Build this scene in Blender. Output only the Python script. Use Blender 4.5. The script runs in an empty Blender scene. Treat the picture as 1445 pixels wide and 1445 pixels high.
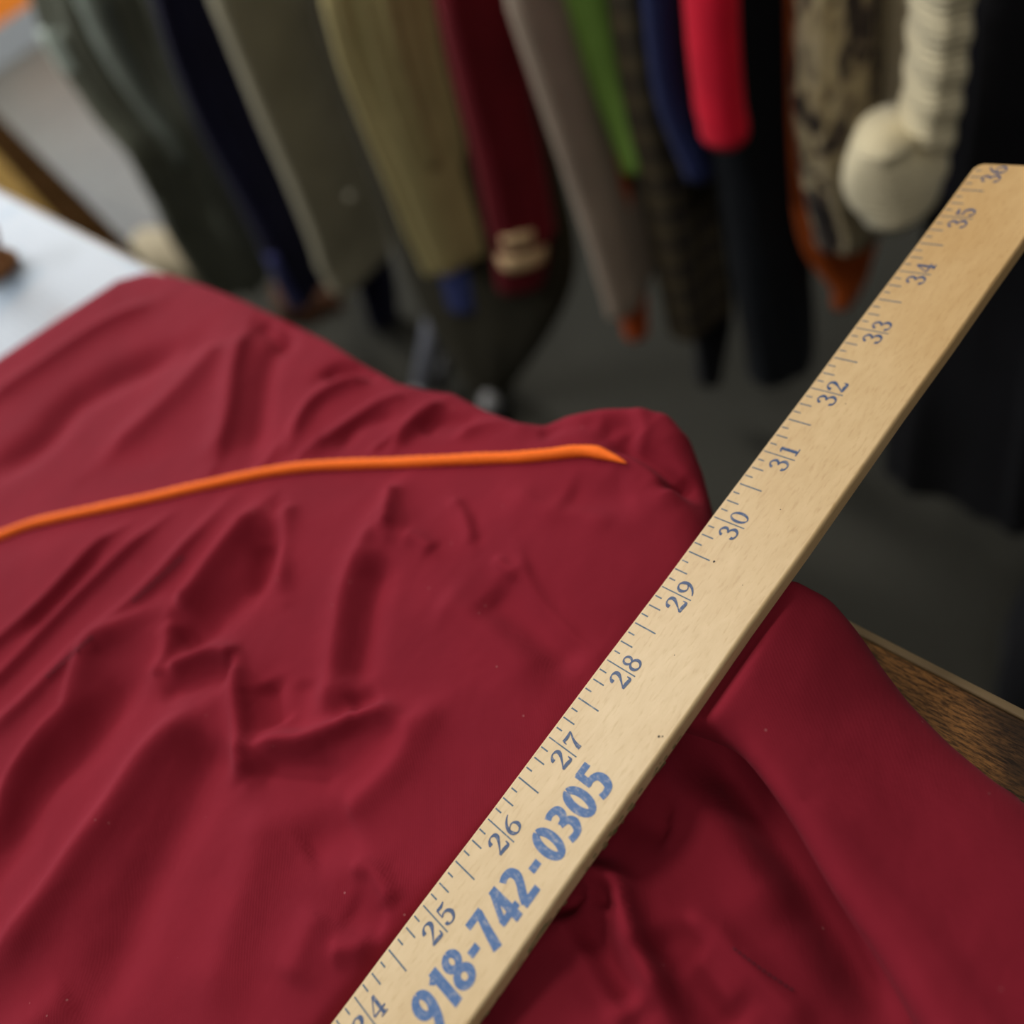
import bpy, bmesh, math, random
import numpy as np
from mathutils import Matrix, Vector

S = bpy.context.scene
COL = S.collection
random.seed(4)
IN = 0.0254
F = 1200.0
# camera orientation (rows: world X, Y, Z of the camera's right / down / forward axes)
W = np.array([[0.718147396237181, 0.4057961525744586, -0.5653262773244526],
              [0.6369613371282695, -0.7104827305903427, 0.29915638809267886],
              [-0.28025804588186987, -0.5749293626948073, -0.7687077829902716]])
CAM = np.array([0.06463330657624253, -0.11725454614679585, 0.9940625721018432])
TZ = 0.75                                  # table top height

# ------------------------------------------------------------------ camera
cd = bpy.data.cameras.new('camera')
cam = bpy.data.objects.new('camera', cd)
COL.objects.link(cam)
M = Matrix([[W[0, 0], -W[0, 1], -W[0, 2], CAM[0]],
            [W[1, 0], -W[1, 1], -W[1, 2], CAM[1]],
            [W[2, 0], -W[2, 1], -W[2, 2], CAM[2]],
            [0, 0, 0, 1]])
cam.matrix_world = M
cd.sensor_fit = 'HORIZONTAL'
cd.sensor_width = 36.0
cd.lens = F / 1445.0 * 36.0
cd.clip_start = 0.01
cd.dof.use_dof = True
cd.dof.focus_distance = 0.222
cd.dof.aperture_fstop = 4.6
S.camera = cam

# ------------------------------------------------------------------ world, lights, exposure
wd = bpy.data.worlds.new('world'); S.world = wd; wd.use_nodes = True
wd.node_tree.nodes['Background'].inputs[0].default_value = (0.75, 0.86, 1.0, 1)
wd.node_tree.nodes['Background'].inputs[1].default_value = 1.2
S.view_settings.view_transform = 'Standard'
S.view_settings.look = 'None'
S.view_settings.gamma = 1.0
S.view_settings.exposure = -0.12


def area(name, loc, target, sx, sy, power, color):
    l = bpy.data.lights.new(name, 'AREA'); l.shape = 'RECTANGLE'
    l.size = sx; l.size_y = sy; l.energy = power; l.color = color
    o = bpy.data.objects.new(name, l); COL.objects.link(o)
    o.location = loc
    d = Vector(target) - Vector(loc)
    o.rotation_euler = d.to_track_quat('-Z', 'Y').to_euler()
    return o


area('window_daylight', (-3.9, 0.2, 1.45), (-0.3, -0.1, 0.75), 2.2, 1.3, 56, (0.80, 0.90, 1.0))
area('ceiling_tube_light', (-1.45, 0.05, 2.45), (-1.0, 0.0, 0), 1.2, 0.35, 27, (1.0, 0.94, 0.86))
area('front_edge_fill', (-2.5, -1.5, 2.45), (-1.6, -0.6, 0), 1.2, 0.35, 42, (0.97, 0.97, 1.0))  # added lamp, brightens the front edges of the garments
area('rear_tube_light', (0.75, -0.75, 2.45), (0.45, -0.5, 0), 1.2, 0.5, 8.5, (1.0, 0.94, 0.86))
area('far_floor_fill', (-3.0, 1.0, 2.45), (-3.0, 0.9, 0), 1.2, 0.35, 75, (1.0, 0.95, 0.88))  # added lamp, brightens the floor on the left


# ------------------------------------------------------------------ pixel rays (design coordinates -> real points)
def ray(px):
    v = W @ np.array([px[0] - 722.5, px[1] - 722.5, F])
    return v / np.linalg.norm(v)


def at_z(px, z):
    r = ray(px); return CAM + r * (z - CAM[2]) / r[2]


# ------------------------------------------------------------------ materials
def mat(name, base=(0.5, 0.5, 0.5), rough=0.8, sheen=0.0, sheen_tint=(1, 1, 1), metal=0.0, spec=0.4):
    m = bpy.data.materials.new(name); m.use_nodes = True
    b = m.node_tree.nodes['Principled BSDF']
    b.inputs['Base Color'].default_value = (*base, 1)
    b.inputs['Roughness'].default_value = rough
    b.inputs['Metallic'].default_value = metal
    b.inputs['Specular IOR Level'].default_value = spec
    b.inputs['Sheen Weight'].default_value = sheen
    b.inputs['Sheen Roughness'].default_value = 0.45
    b.inputs['Sheen Tint'].default_value = (*sheen_tint, 1)
    return m


def N(m, t, **kw):
    n = m.node_tree.nodes.new(t)
    for k, v in kw.items():
        if k in n.inputs: n.inputs[k].default_value = v
        else: setattr(n, k, v)
    return n


def L(m, a, b): m.node_tree.links.new(a, b)


def bsdf(m): return m.node_tree.nodes['Principled BSDF']


def coords(m, scale=(1, 1, 1), which='Object'):
    tc = N(m, 'ShaderNodeTexCoord'); mp = N(m, 'ShaderNodeMapping')
    mp.inputs['Scale'].default_value = scale
    L(m, tc.outputs[which], mp.inputs['Vector'])
    return mp.outputs['Vector']


def ramp(m, fac, stops):
    r = N(m, 'ShaderNodeValToRGB')
    e = r.color_ramp.elements
    while len(e) < len(stops): e.new(0.5)
    for i, (p, c) in enumerate(stops):
        e[i].position = p; e[i].color = (*c, 1)
    L(m, fac, r.inputs['Fac'])
    return r.outputs['Color']


def cloth(name, base, sheen=0.15, weave=900.0, mottling=0.12, bump=0.15, rough=0.9):
    m = mat(name, base, rough, sheen, tuple(min(1, c * 1.5 + 0.25) for c in base), spec=0.2)
    v = coords(m)
    n = N(m, 'ShaderNodeTexNoise', Scale=22.0, Detail=4.0); L(m, v, n.inputs['Vector'])
    d = tuple(c * (1 - mottling) for c in base); u = tuple(min(1, c * (1 + mottling)) for c in base)
    L(m, ramp(m, n.outputs['Fac'], [(0.3, d), (0.7, u)]), bsdf(m).inputs['Base Color'])
    n2 = N(m, 'ShaderNodeTexNoise', Scale=weave, Detail=2.0); L(m, v, n2.inputs['Vector'])
    bp = N(m, 'ShaderNodeBump', Strength=bump, Distance=0.0006)
    L(m, n2.outputs['Fac'], bp.inputs['Height']); L(m, bp.outputs['Normal'], bsdf(m).inputs['Normal'])
    return m


def jacket_mat():
    base = (0.20, 0.0120, 0.0235)
    m = mat('maroon_twill', base, 0.9, 0.04, (1.0, 0.4, 0.5), spec=0.08)
    v = coords(m)
    n = N(m, 'ShaderNodeTexNoise', Scale=30.0, Detail=5.0); L(m, v, n.inputs['Vector'])
    c1 = ramp(m, n.outputs['Fac'], [(0.3, (0.175, 0.0105, 0.0210)), (0.7, (0.207, 0.0125, 0.0245))])
    # lint specks and fine fibres
    vo = N(m, 'ShaderNodeTexVoronoi', Scale=170.0); L(m, v, vo.inputs['Vector'])
    lt = N(m, 'ShaderNodeMath', operation='LESS_THAN'); lt.inputs[1].default_value = 0.055
    L(m, vo.outputs['Distance'], lt.inputs[0])
    ns = N(m, 'ShaderNodeTexNoise', Scale=60.0, Detail=1.0); L(m, v, ns.inputs['Vector'])
    gt = N(m, 'ShaderNodeMath', operation='GREATER_THAN'); gt.inputs[1].default_value = 0.60
    L(m, ns.outputs['Fac'], gt.inputs[0])
    mu = N(m, 'ShaderNodeMath', operation='MULTIPLY'); L(m, lt.outputs[0], mu.inputs[0]); L(m, gt.outputs[0], mu.inputs[1])
    mu2 = N(m, 'ShaderNodeMath', operation='MULTIPLY'); mu2.inputs[1].default_value = 0.35; L(m, mu.outputs[0], mu2.inputs[0])
    mx = N(m, 'ShaderNodeMix', data_type='RGBA'); L(m, mu2.outputs[0], mx.inputs[0]); L(m, c1, mx.inputs[6])
    mx.inputs[7].default_value = (0.45, 0.2, 0.2, 1)
    L(m, mx.outputs[2], bsdf(m).inputs['Base Color'])
    # twill weave
    w = N(m, 'ShaderNodeTexWave', Scale=700.0, Distortion=1.5, Detail=1.0)
    w.bands_direction = 'DIAGONAL'; L(m, v, w.inputs['Vector'])
    n3 = N(m, 'ShaderNodeTexNoise', Scale=1500.0, Detail=1.0); L(m, v, n3.inputs['Vector'])
    ad = N(m, 'ShaderNodeMath', operation='ADD'); L(m, w.outputs['Fac'], ad.inputs[0]); L(m, n3.outputs['Fac'], ad.inputs[1])
    n4 = N(m, 'ShaderNodeTexNoise', Scale=70.0, Detail=3.0); L(m, v, n4.inputs['Vector'])
    b1 = N(m, 'ShaderNodeBump', Strength=0.4, Distance=0.002); L(m, n4.outputs['Fac'], b1.inputs['Height'])
    bp = N(m, 'ShaderNodeBump', Strength=0.11, Distance=0.0002)
    L(m, ad.outputs[0], bp.inputs['Height']); L(m, b1.outputs['Normal'], bp.inputs['Normal'])
    L(m, bp.outputs['Normal'], bsdf(m).inputs['Normal'])
    return m


def maple_mat():
    m = mat('varnished_maple', (0.6, 0.42, 0.2), 0.42, spec=0.45)
    v = coords(m, (45, 130, 130))
    n = N(m, 'ShaderNodeTexNoise', Scale=2.2, Detail=6.0, Roughness=0.65, Distortion=0.4); L(m, v, n.inputs['Vector'])
    v2 = coords(m, (14, 22, 22))
    n2 = N(m, 'ShaderNodeTexNoise', Scale=1.0, Detail=3.0); L(m, v2, n2.inputs['Vector'])
    c1 = ramp(m, n.outputs['Fac'], [(0.25, (0.53, 0.395, 0.215)), (0.55, (0.58, 0.445, 0.255)), (0.8, (0.62, 0.48, 0.285))])
    c2 = ramp(m, n2.outputs['Fac'], [(0.35, (0.90, 0.84, 0.74)), (0.65, (1.0, 1.0, 1.0))])
    mx = N(m, 'ShaderNodeMix', data_type='RGBA', blend_type='MULTIPLY'); mx.inputs[0].default_value = 0.8
    L(m, c1, mx.inputs[6]); L(m, c2, mx.inputs[7])
    # fine rays / flecks
    v3 = coords(m, (260, 1100, 1100))
    n3 = N(m, 'ShaderNodeTexNoise', Scale=1.0, Detail=2.0); L(m, v3, n3.inputs['Vector'])
    c3 = ramp(m, n3.outputs['Fac'], [(0.28, (0.88, 0.84, 0.78)), (0.45, (1, 1, 1))])
    m3 = N(m, 'ShaderNodeMix', data_type='RGBA', blend_type='MULTIPLY'); m3.inputs[0].default_value = 0.9
    L(m, mx.outputs[2], m3.inputs[6]); L(m, c3, m3.inputs[7])
    # colour grows darker and more orange towards the far end of the stick
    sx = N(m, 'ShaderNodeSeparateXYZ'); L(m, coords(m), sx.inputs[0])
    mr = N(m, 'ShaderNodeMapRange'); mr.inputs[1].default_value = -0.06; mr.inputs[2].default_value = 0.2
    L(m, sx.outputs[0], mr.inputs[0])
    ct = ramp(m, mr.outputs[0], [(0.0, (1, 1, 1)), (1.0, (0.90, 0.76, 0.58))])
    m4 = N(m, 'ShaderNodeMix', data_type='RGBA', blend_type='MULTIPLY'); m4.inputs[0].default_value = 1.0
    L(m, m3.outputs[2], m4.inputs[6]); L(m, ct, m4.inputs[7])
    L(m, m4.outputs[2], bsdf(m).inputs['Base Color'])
    bp = N(m, 'ShaderNodeBump', Strength=0.08, Distance=0.0004)
    L(m, n3.outputs['Fac'], bp.inputs['Height']); L(m, bp.outputs['Normal'], bsdf(m).inputs['Normal'])
    return m


def ink_mat(name, col, wear):
    m = mat(name, col, 0.5)
    v = coords(m, (900, 500, 500))
    n = N(m, 'ShaderNodeTexNoise', Scale=1.0, Detail=4.0, Roughness=0.7); L(m, v, n.inputs['Vector'])
    lt = tuple(c * 0.55 + w * 0.45 for c, w in zip(col, (0.55, 0.48, 0.36)))
    L(m, ramp(m, n.outputs['Fac'], [(0.36, col), (0.36 + wear, tuple(c * 1.15 for c in col)), (0.75, lt)]), bsdf(m).inputs['Base Color'])
    return m


def walnut_mat():
    m = mat('dark_grained_wood', (0.1, 0.05, 0.02), 0.42, spec=0.4)
    v = coords(m, (14, 60, 40))
    n = N(m, 'ShaderNodeTexNoise', Scale=0.55, Detail=2.0, Distortion=1.2); L(m, coords(m, (22, 42, 30)), n.inputs['Vector'])
    f = N(m, 'ShaderNodeTexNoise', Scale=1.0, Detail=6.0, Roughness=0.75); L(m, coords(m, (220, 1300, 900)), f.inputs['Vector'])
    a = ramp(m, n.outputs['Fac'], [(0.38, (0.020, 0.010, 0.004)), (0.46, (0.085, 0.040, 0.013)), (0.60, (0.25, 0.112, 0.030))])
    b = ramp(m, f.outputs['Fac'], [(0.42, (0.08, 0.07, 0.06)), (0.58, (1, 1, 1))])
    mx = N(m, 'ShaderNodeMix', data_type='RGBA', blend_type='MULTIPLY'); mx.inputs[0].default_value = 0.9
    L(m, a, mx.inputs[6]); L(m, b, mx.inputs[7]); L(m, mx.outputs[2], bsdf(m).inputs['Base Color'])
    return m


def wood_mat(name, c1, c2, rough=0.5):
    m = mat(name, c1, rough)
    n = N(m, 'ShaderNodeTexNoise', Scale=2.0, Detail=5.0); L(m, coords(m, (3, 30, 30)), n.inputs['Vector'])
    L(m, ramp(m, n.outputs['Fac'], [(0.3, c1), (0.7, c2)]), bsdf(m).inputs['Base Color'])
    return m


def tile_mat():
    m = mat('grey_vinyl_tile', (0.3, 0.3, 0.28), 0.55)
    v = coords(m)
    b = N(m, 'ShaderNodeTexBrick', offset=0.0, squash=1.0)
    b.inputs['Scale'].default_value = 1.0; b.inputs['Brick Width'].default_value = 0.66; b.inputs['Row Height'].default_value = 0.66
    b.inputs['Mortar Size'].default_value = 0.008; b.inputs['Mortar Smooth'].default_value = 0.2
    b.inputs['Color1'].default_value = (0.078, 0.074, 0.062, 1); b.inputs['Color2'].default_value = (0.073, 0.069, 0.057, 1)
    b.inputs['Mortar'].default_value = (0.04, 0.039, 0.034, 1)
    L(m, v, b.inputs['Vector'])
    n = N(m, 'ShaderNodeTexNoise', Scale=25.0, Detail=5.0); L(m, v, n.inputs['Vector'])
    mx = N(m, 'ShaderNodeMix', data_type='RGBA', blend_type='MULTIPLY'); mx.inputs[0].default_value = 0.5
    L(m, b.outputs['Color'], mx.inputs[6]); L(m, ramp(m, n.outputs['Fac'], [(0.3, (0.6, 0.6, 0.6)), (0.7, (1, 1, 1))]), mx.inputs[7])
    L(m, mx.outputs[2], bsdf(m).inputs['Base Color'])
    return m


def wall_mat(name, c):
    m = mat(name, c, 0.9)
    n = N(m, 'ShaderNodeTexNoise', Scale=80.0, Detail=4.0); L(m, coords(m), n.inputs['Vector'])
    bp = N(m, 'ShaderNodeBump', Strength=0.1, Distance=0.002); L(m, n.outputs['Fac'], bp.inputs['Height'])
    L(m, bp.outputs['Normal'], bsdf(m).inputs['Normal'])
    return m


def plaid_mat():
    m = mat('dark_plaid', (0.03, 0.03, 0.03), 0.95, 0.0, spec=0.1)
    v = coords(m)
    acc = None
    for d, sc, col in (('Z', 9.0, (0.040, 0.031, 0.015)), ('Y', 11.0, (0.034, 0.027, 0.013)), ('Z', 23.0, (0.03, 0.016, 0.012)), ('Y', 31.0, (0.02, 0.022, 0.02))):
        w = N(m, 'ShaderNodeTexWave', Scale=sc); w.bands_direction = d; L(m, v, w.inputs['Vector'])
        c = ramp(m, w.outputs['Fac'], [(0.45, (0.004, 0.004, 0.004)), (0.8, col)])
        if acc is None: acc = c
        else:
            mx = N(m, 'ShaderNodeMix', data_type='RGBA', blend_type='ADD'); mx.inputs[0].default_value = 1.0
            L(m, acc, mx.inputs[6]); L(m, c, mx.inputs[7]); acc = mx.outputs[2]
    L(m, acc, bsdf(m).inputs['Base Color'])
    return m


def camo_mat():
    m = mat('branch_camouflage', (0.2, 0.16, 0.1), 0.9, 0.1)
    v = coords(m, (1, 1, 0.55))
    n = N(m, 'ShaderNodeTexNoise', Scale=26.0, Detail=2.0, Distortion=2.2); L(m, v, n.inputs['Vector'])
    c = ramp(m, n.outputs['Fac'], [(0.34, (0.02, 0.015, 0.012)), (0.44, (0.09, 0.065, 0.05)), (0.5, (0.48, 0.38, 0.21)), (0.62, (0.58, 0.48, 0.29)), (0.72, (0.10, 0.075, 0.055))])
    L(m, c, bsdf(m).inputs['Base Color'])
    return m


def paper_mat():
    m = mat('white_printed_paper', (0.6, 0.63, 0.67), 0.5, spec=0.3)
    v = coords(m)
    w = N(m, 'ShaderNodeTexWave', Scale=70.0); w.bands_direction = 'Y'; L(m, v, w.inputs['Vector'])
    a = ramp(m, w.outputs['Fac'], [(0.8, (0.36, 0.395, 0.44)), (0.97, (0.30, 0.345, 0.41))])
    n = N(m, 'ShaderNodeTexNoise', Scale=16.0, Detail=1.0); L(m, v, n.inputs['Vector'])
    b = ramp(m, n.outputs['Fac'], [(0.3, (0.55, 0.72, 0.86)), (0.42, (1, 1, 1)), (0.66, (1, 1, 1)), (0.74, (0.95, 0.84, 0.8))])
    mx = N(m, 'ShaderNodeMix', data_type='RGBA', blend_type='MULTIPLY'); mx.inputs[0].default_value = 0.7
    L(m, a, mx.inputs[6]); L(m, b, mx.inputs[7]); L(m, mx.outputs[2], bsdf(m).inputs['Base Color'])
    return m


def knit_mat(name, base):
    m = mat(name, base, 0.95, 0.3, (1, 1, 0.9), spec=0.15)
    w = N(m, 'ShaderNodeTexWave', Scale=60.0, Distortion=1.0); w.bands_direction = 'Z'; L(m, coords(m), w.inputs['Vector'])
    n = N(m, 'ShaderNodeTexNoise', Scale=350.0, Detail=2.0); L(m, coords(m), n.inputs['Vector'])
    ad = N(m, 'ShaderNodeMath', operation='ADD'); L(m, w.outputs['Fac'], ad.inputs[0]); L(m, n.outputs['Fac'], ad.inputs[1])
    bp = N(m, 'ShaderNodeBump', Strength=0.5, Distance=0.002); L(m, ad.outputs[0], bp.inputs['Height'])
    L(m, bp.outputs['Normal'], bsdf(m).inputs['Normal'])
    return m


# ------------------------------------------------------------------ object helpers
def tag(o, label, cat, group=None, kind=None):
    o['label'] = label; o['category'] = cat
    if group: o['group'] = group
    if kind: o['kind'] = kind
    return o


def empty(name, loc, label, cat, group=None):
    o = bpy.data.objects.new(name, None); COL.objects.link(o)
    o.empty_display_size = 0.05
    o.location = loc
    return tag(o, label, cat, group)


def link(name, verts, faces, m, parent=None, smooth=True):
    """mesh object with its origin at its own base; verts are world coordinates"""
    verts = np.asarray(verts, float)
    o3 = np.array([(verts[:, 0].min() + verts[:, 0].max()) / 2, (verts[:, 1].min() + verts[:, 1].max()) / 2, verts[:, 2].min()])
    me = bpy.data.meshes.new(name)
    me.from_pydata((verts - o3).tolist(), [], faces)
    if smooth:
        for p in me.polygons: p.use_smooth = True
    me.materials.append(m)
    me.update()
    o = bpy.data.objects.new(name, me); COL.objects.link(o)
    if parent is not None:
        o.parent = parent
        pl = Vector(parent.location)
        q = parent.parent
        while q is not None:
            pl += Vector(q.location); q = q.parent
        o.location = Vector(o3) - pl
    else:
        o.location = o3
    return o


def normals_out(o):
    bm = bmesh.new(); bm.from_mesh(o.data)
    bmesh.ops.recalc_face_normals(bm, faces=bm.faces)
    bm.to_mesh(o.data); bm.free()
    return o


def box_vf(x0, x1, y0, y1, z0, z1):
    v = [(x0, y0, z0), (x1, y0, z0), (x1, y1, z0), (x0, y1, z0), (x0, y0, z1), (x1, y0, z1), (x1, y1, z1), (x0, y1, z1)]
    f = [(0, 3, 2, 1), (4, 5, 6, 7), (0, 1, 5, 4), (1, 2, 6, 5), (2, 3, 7, 6), (3, 0, 4, 7)]
    return v, f


def box(name, x0, x1, y0, y1, z0, z1, m, parent=None, bevel=0.0):
    v, f = box_vf(x0, x1, y0, y1, z0, z1)
    o = link(name, v, f, m, parent, smooth=False)
    if bevel:
        b = o.modifiers.new('bevel', 'BEVEL'); b.width = bevel; b.segments = 3; b.limit_method = 'ANGLE'
    return o


def rot_pts(v, c, ang):
    v = np.asarray(v, float); c = np.asarray(c, float)
    ca, sa = math.cos(ang), math.sin(ang)
    d = v[:, :2] - c[:2]
    r = v.copy(); r[:, 0] = c[0] + d[:, 0] * ca - d[:, 1] * sa; r[:, 1] = c[1] + d[:, 0] * sa + d[:, 1] * ca
    return r


def catmull(pts, n):
    P = np.asarray(pts, float)
    if len(P) == 2:
        t = np.linspace(0, 1, n)[:, None]; return P[0] * (1 - t) + P[1] * t
    Q = np.vstack([2 * P[0] - P[1], P, 2 * P[-1] - P[-2]])
    out = []
    for s in np.linspace(0, len(P) - 1, n):
        i = min(int(s), len(P) - 2); t = s - i
        a, b, c, d = Q[i], Q[i + 1], Q[i + 2], Q[i + 3]
        out.append(0.5 * (2 * b + (c - a) * t + (2 * a - 5 * b + 4 * c - d) * t * t + (3 * b - a - 3 * c + d) * t ** 3))
    return np.array(out)


def tube_vf(pts, radii, ns=10, cap=True):
    P = np.asarray(pts, float); n = len(P)
    R = np.broadcast_to(np.asarray(radii, float), (n,))
    T = np.gradient(P, axis=0); T /= np.linalg.norm(T, axis=1)[:, None] + 1e-12
    up = np.array([0.0, 0, 1]) if abs(T[0][2]) < 0.9 else np.array([1.0, 0, 0])
    V = []; Fc = []
    for i in range(n):
        a = np.cross(T[i], up); a /= np.linalg.norm(a); b = np.cross(a, T[i])
        up = b
        for k in range(ns):
            th = 2 * math.pi * k / ns
            V.append(P[i] + R[i] * (math.cos(th) * a + math.sin(th) * b))
    for i in range(n - 1):
        for k in range(ns):
            k2 = (k + 1) % ns
            Fc.append((i * ns + k, i * ns + k2, (i + 1) * ns + k2, (i + 1) * ns + k))
    if cap:
        Fc.append(tuple(range(ns))[::-1]); Fc.append(tuple((n - 1) * ns + k for k in range(ns)))
    return V, Fc


def tube(name, pts, radii, m, parent=None, ns=12):
    v, f = tube_vf(pts, radii, ns)
    return normals_out(link(name, v, f, m, parent))


# ================================================================== SETTING
m_floor = tile_mat(); m_wall = wall_mat('painted_wall', (0.45, 0.44, 0.42)); m_dwall = wall_mat('dark_painted_wall', (0.10, 0.10, 0.10))
m_base = mat('grey_blue_baseboard', (0.30, 0.33, 0.36), 0.5); m_ceil = wall_mat('ceiling_board', (0.5, 0.5, 0.48))


def struct(name, *a, **k):
    o = box(name, *a, **k); o['kind'] = 'structure'; return o


X0, X1, Y0, Y1, ZC = -4.0, 1.5, -2.6, 2.2, 2.6
struct('floor', X0 - .1, X1 + .1, Y0 - .1, Y1 + .1, -0.1, 0.0, m_floor)
struct('ceiling', X0 - .1, X1 + .1, Y0 - .1, Y1 + .1, ZC, ZC + .1, m_ceil)
struct('wall_back', X0, X1, Y1, Y1 + .1, 0.0, ZC, m_wall)
struct('wall_front', X0, X1, Y0 - .1, Y0, 0.0, ZC, m_dwall)
struct('wall_right', X1, X1 + .1, Y0 - .1, Y1 + .1, 0.0, ZC, m_dwall)
wl = bpy.data.objects.new('wall_left', None); COL.objects.link(wl); wl['kind'] = 'structure'; wl.location = (X0, 0, 0)
wv = []; wf = []
for bx in ((X0 - .1, X0, Y0 - .1, Y1 + .1, 0, 0.8), (X0 - .1, X0, Y0 - .1, Y1 + .1, 2.1, ZC), (X0 - .1, X0, Y0 - .1, -0.9, 0.8, 2.1), (X0 - .1, X0, 1.3, Y1 + .1, 0.8, 2.1)):
    v, f = box_vf(*bx); k = len(wv); wv += v; wf += [tuple(i + k for i in q) for q in f]
link('wall_panel', wv, wf, m_wall, wl, smooth=False)
struct('baseboard_left', X0, X0 + .06, Y0, Y1, 0.0, 0.11, m_base)
m_shade = mat('floor_shade_grey', (0.028, 0.028, 0.024), 0.95, spec=0.1)
n_ = N(m_shade, 'ShaderNodeTexNoise', Scale=180.0, Detail=3.0); L(m_shade, coords(m_shade), n_.inputs['Vector'])
L(m_shade, ramp(m_shade, n_.outputs['Fac'], [(0.3, (0.028, 0.027, 0.022)), (0.7, (0.050, 0.049, 0.040))]), bsdf(m_shade).inputs['Base Color'])
b_ = N(m_shade, 'ShaderNodeBump', Strength=0.5, Distance=0.004); L(m_shade, n_.outputs['Fac'], b_.inputs['Height']); L(m_shade, b_.outputs['Normal'], bsdf(m_shade).inputs['Normal'])
cp_ = box('shade_sheet', -1.72, X1 - .01, Y0 + .01, Y1 - .01, 0.0003, 0.006, m_shade)  # added dark sheet; the dimmer light on this floor is put into its colour
tag(cp_, 'dark grey carpet added to darken the floor under the table and the clothing rack', 'shade_sheet')
m_frame = mat('white_window_frame', (0.7, 0.7, 0.68), 0.4)
wn = bpy.data.objects.new('window_1', None); COL.objects.link(wn); wn['kind'] = 'structure'; wn.location = (X0 - .05, 0.2, 0.8)
fv = []; ff = []
for bx in ((X0 - .08, X0 - .03, -0.9, 1.3, .8, .86), (X0 - .08, X0 - .03, -0.9, 1.3, 2.04, 2.1), (X0 - .08, X0 - .03, -0.9, -.84, .86, 2.04), (X0 - .08, X0 - .03, 1.24, 1.3, .86, 2.04), (X0 - .08, X0 - .03, .17, .23, .86, 2.04)):
    v, f = box_vf(*bx); k = len(fv); fv += v; ff += [tuple(i + k for i in q) for q in f]
link('window_frame', fv, ff, m_frame, wn, smooth=False)
m_glass = mat('window_glass', (1, 1, 1), 0.0); bsdf(m_glass).inputs['Transmission Weight'].default_value = 1.0
box('window_pane', X0 - .058, X0 - .052, -.84, 1.24, .86, 2.04, m_glass, wn)

# ================================================================== TABLE
m_wal = walnut_mat(); m_trim = mat('brass_tan_edging', (0.16, 0.11, 0.055), 0.45); m_leg = wood_mat('dark_leg_wood', (0.03, 0.015, 0.007), (0.07, 0.03, 0.012))
table = empty('table', (-0.05, -0.24, 0), 'dark grained wooden table with tan edging under the maroon jacket', 'table')
box('table_top', -0.86, 0.80, -0.48, -0.0022, TZ - 0.03, TZ, m_wal, table, 0.0006)
box('edge_trim', -0.86, 0.80, -0.0022, 0.0006, TZ - 0.032, TZ + 0.0006, m_trim, table, 0.0007)
for x in (-0.80, 0.74):
    for y in (-0.44, -0.06):
        box('leg', x - .025, x + .025, y - .025, y + .025, 0.0, TZ - 0.03, m_leg, table, 0.004)

# ================================================================== JACKET (height field over the table)
m_jk = jacket_mat()
RC = np.array([[0.006874562990898919, -0.9874718852205135, -0.15764522283510157],
               [0.9972686750856555, 0.018363777798627384, -0.07153992841668014],
               [0.07353862982531864, -0.1567228367660798, 0.9849010216054238]])
RX, RY, RZ = RC[:, 0], -RC[:, 1], RC[:, 2]     # along (inches up), towards numbered edge is -RY..., normal
RY = np.cross(RZ, RX)
RO = np.array([-0.029608230183669173, -0.06125784501424549, 0.79])   # 28 inch mark on the numbered edge
R_TH = 0.0046
R_W = 1.115 * IN


def ruler_pt(s, t, h=0.0):
    return RO + RX * (s - 28) * IN - RY * t * IN + RZ * h


def plan(px, z=0.775):
    return at_z(px, z)[:2]


def seg_dist(X, Y, poly, closed=False):
    """distance to a polyline, signed side (+ = right of travel on screen), param along 0..1, nearest point"""
    P = np.asarray(poly, float)
    if closed: P = np.vstack([P, P[:1]])
    best = np.full(X.shape, 1e9); side = np.zeros(X.shape); par = np.zeros(X.shape)
    nx = np.zeros(X.shape); ny = np.zeros(X.shape)
    n = len(P) - 1
    for i in range(n):
        a = P[i]; d = P[i + 1] - a; l2 = d @ d + 1e-15
        t = np.clip(((X - a[0]) * d[0] + (Y - a[1]) * d[1]) / l2, 0, 1)
        qx = a[0] + t * d[0]; qy = a[1] + t * d[1]
        dd = np.hypot(X - qx, Y - qy)
        mk = dd < best
        best = np.where(mk, dd, best)
        s = (X - a[0]) * d[1] - (Y - a[1]) * d[0]
        side = np.where(mk, s, side); par = np.where(mk, (i + t) / n, par)
        nx = np.where(mk, qx, nx); ny = np.where(mk, qy, ny)
    return best, np.sign(side), par, nx, ny


def inside(X, Y, poly):
    P = np.asarray(poly, float); r = np.zeros(X.shape, bool); j = len(P) - 1
    for i in range(len(P)):
        xi, yi = P[i]; xj, yj = P[j]
        c = ((yi > Y) != (yj > Y)) & (X < (xj - xi) * (Y - yi) / (yj - yi + 1e-15) + xi)
        r ^= c; j = i
    return r


def smooth_ctrl(X, Y, ctrl, sig):
    num = np.zeros(X.shape); den = np.zeros(X.shape) + 1e-12
    for px, h in ctrl:
        c = plan(px)
        w = np.exp(-((X - c[0]) ** 2 + (Y - c[1]) ** 2) / (2 * sig * sig)) + 1e-7 / ((X - c[0]) ** 2 + (Y - c[1]) ** 2 + 1e-5)
        num += w * h; den += w
    return num / den


MM = 0.001
FOLD_GAIN = 1.4
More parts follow.
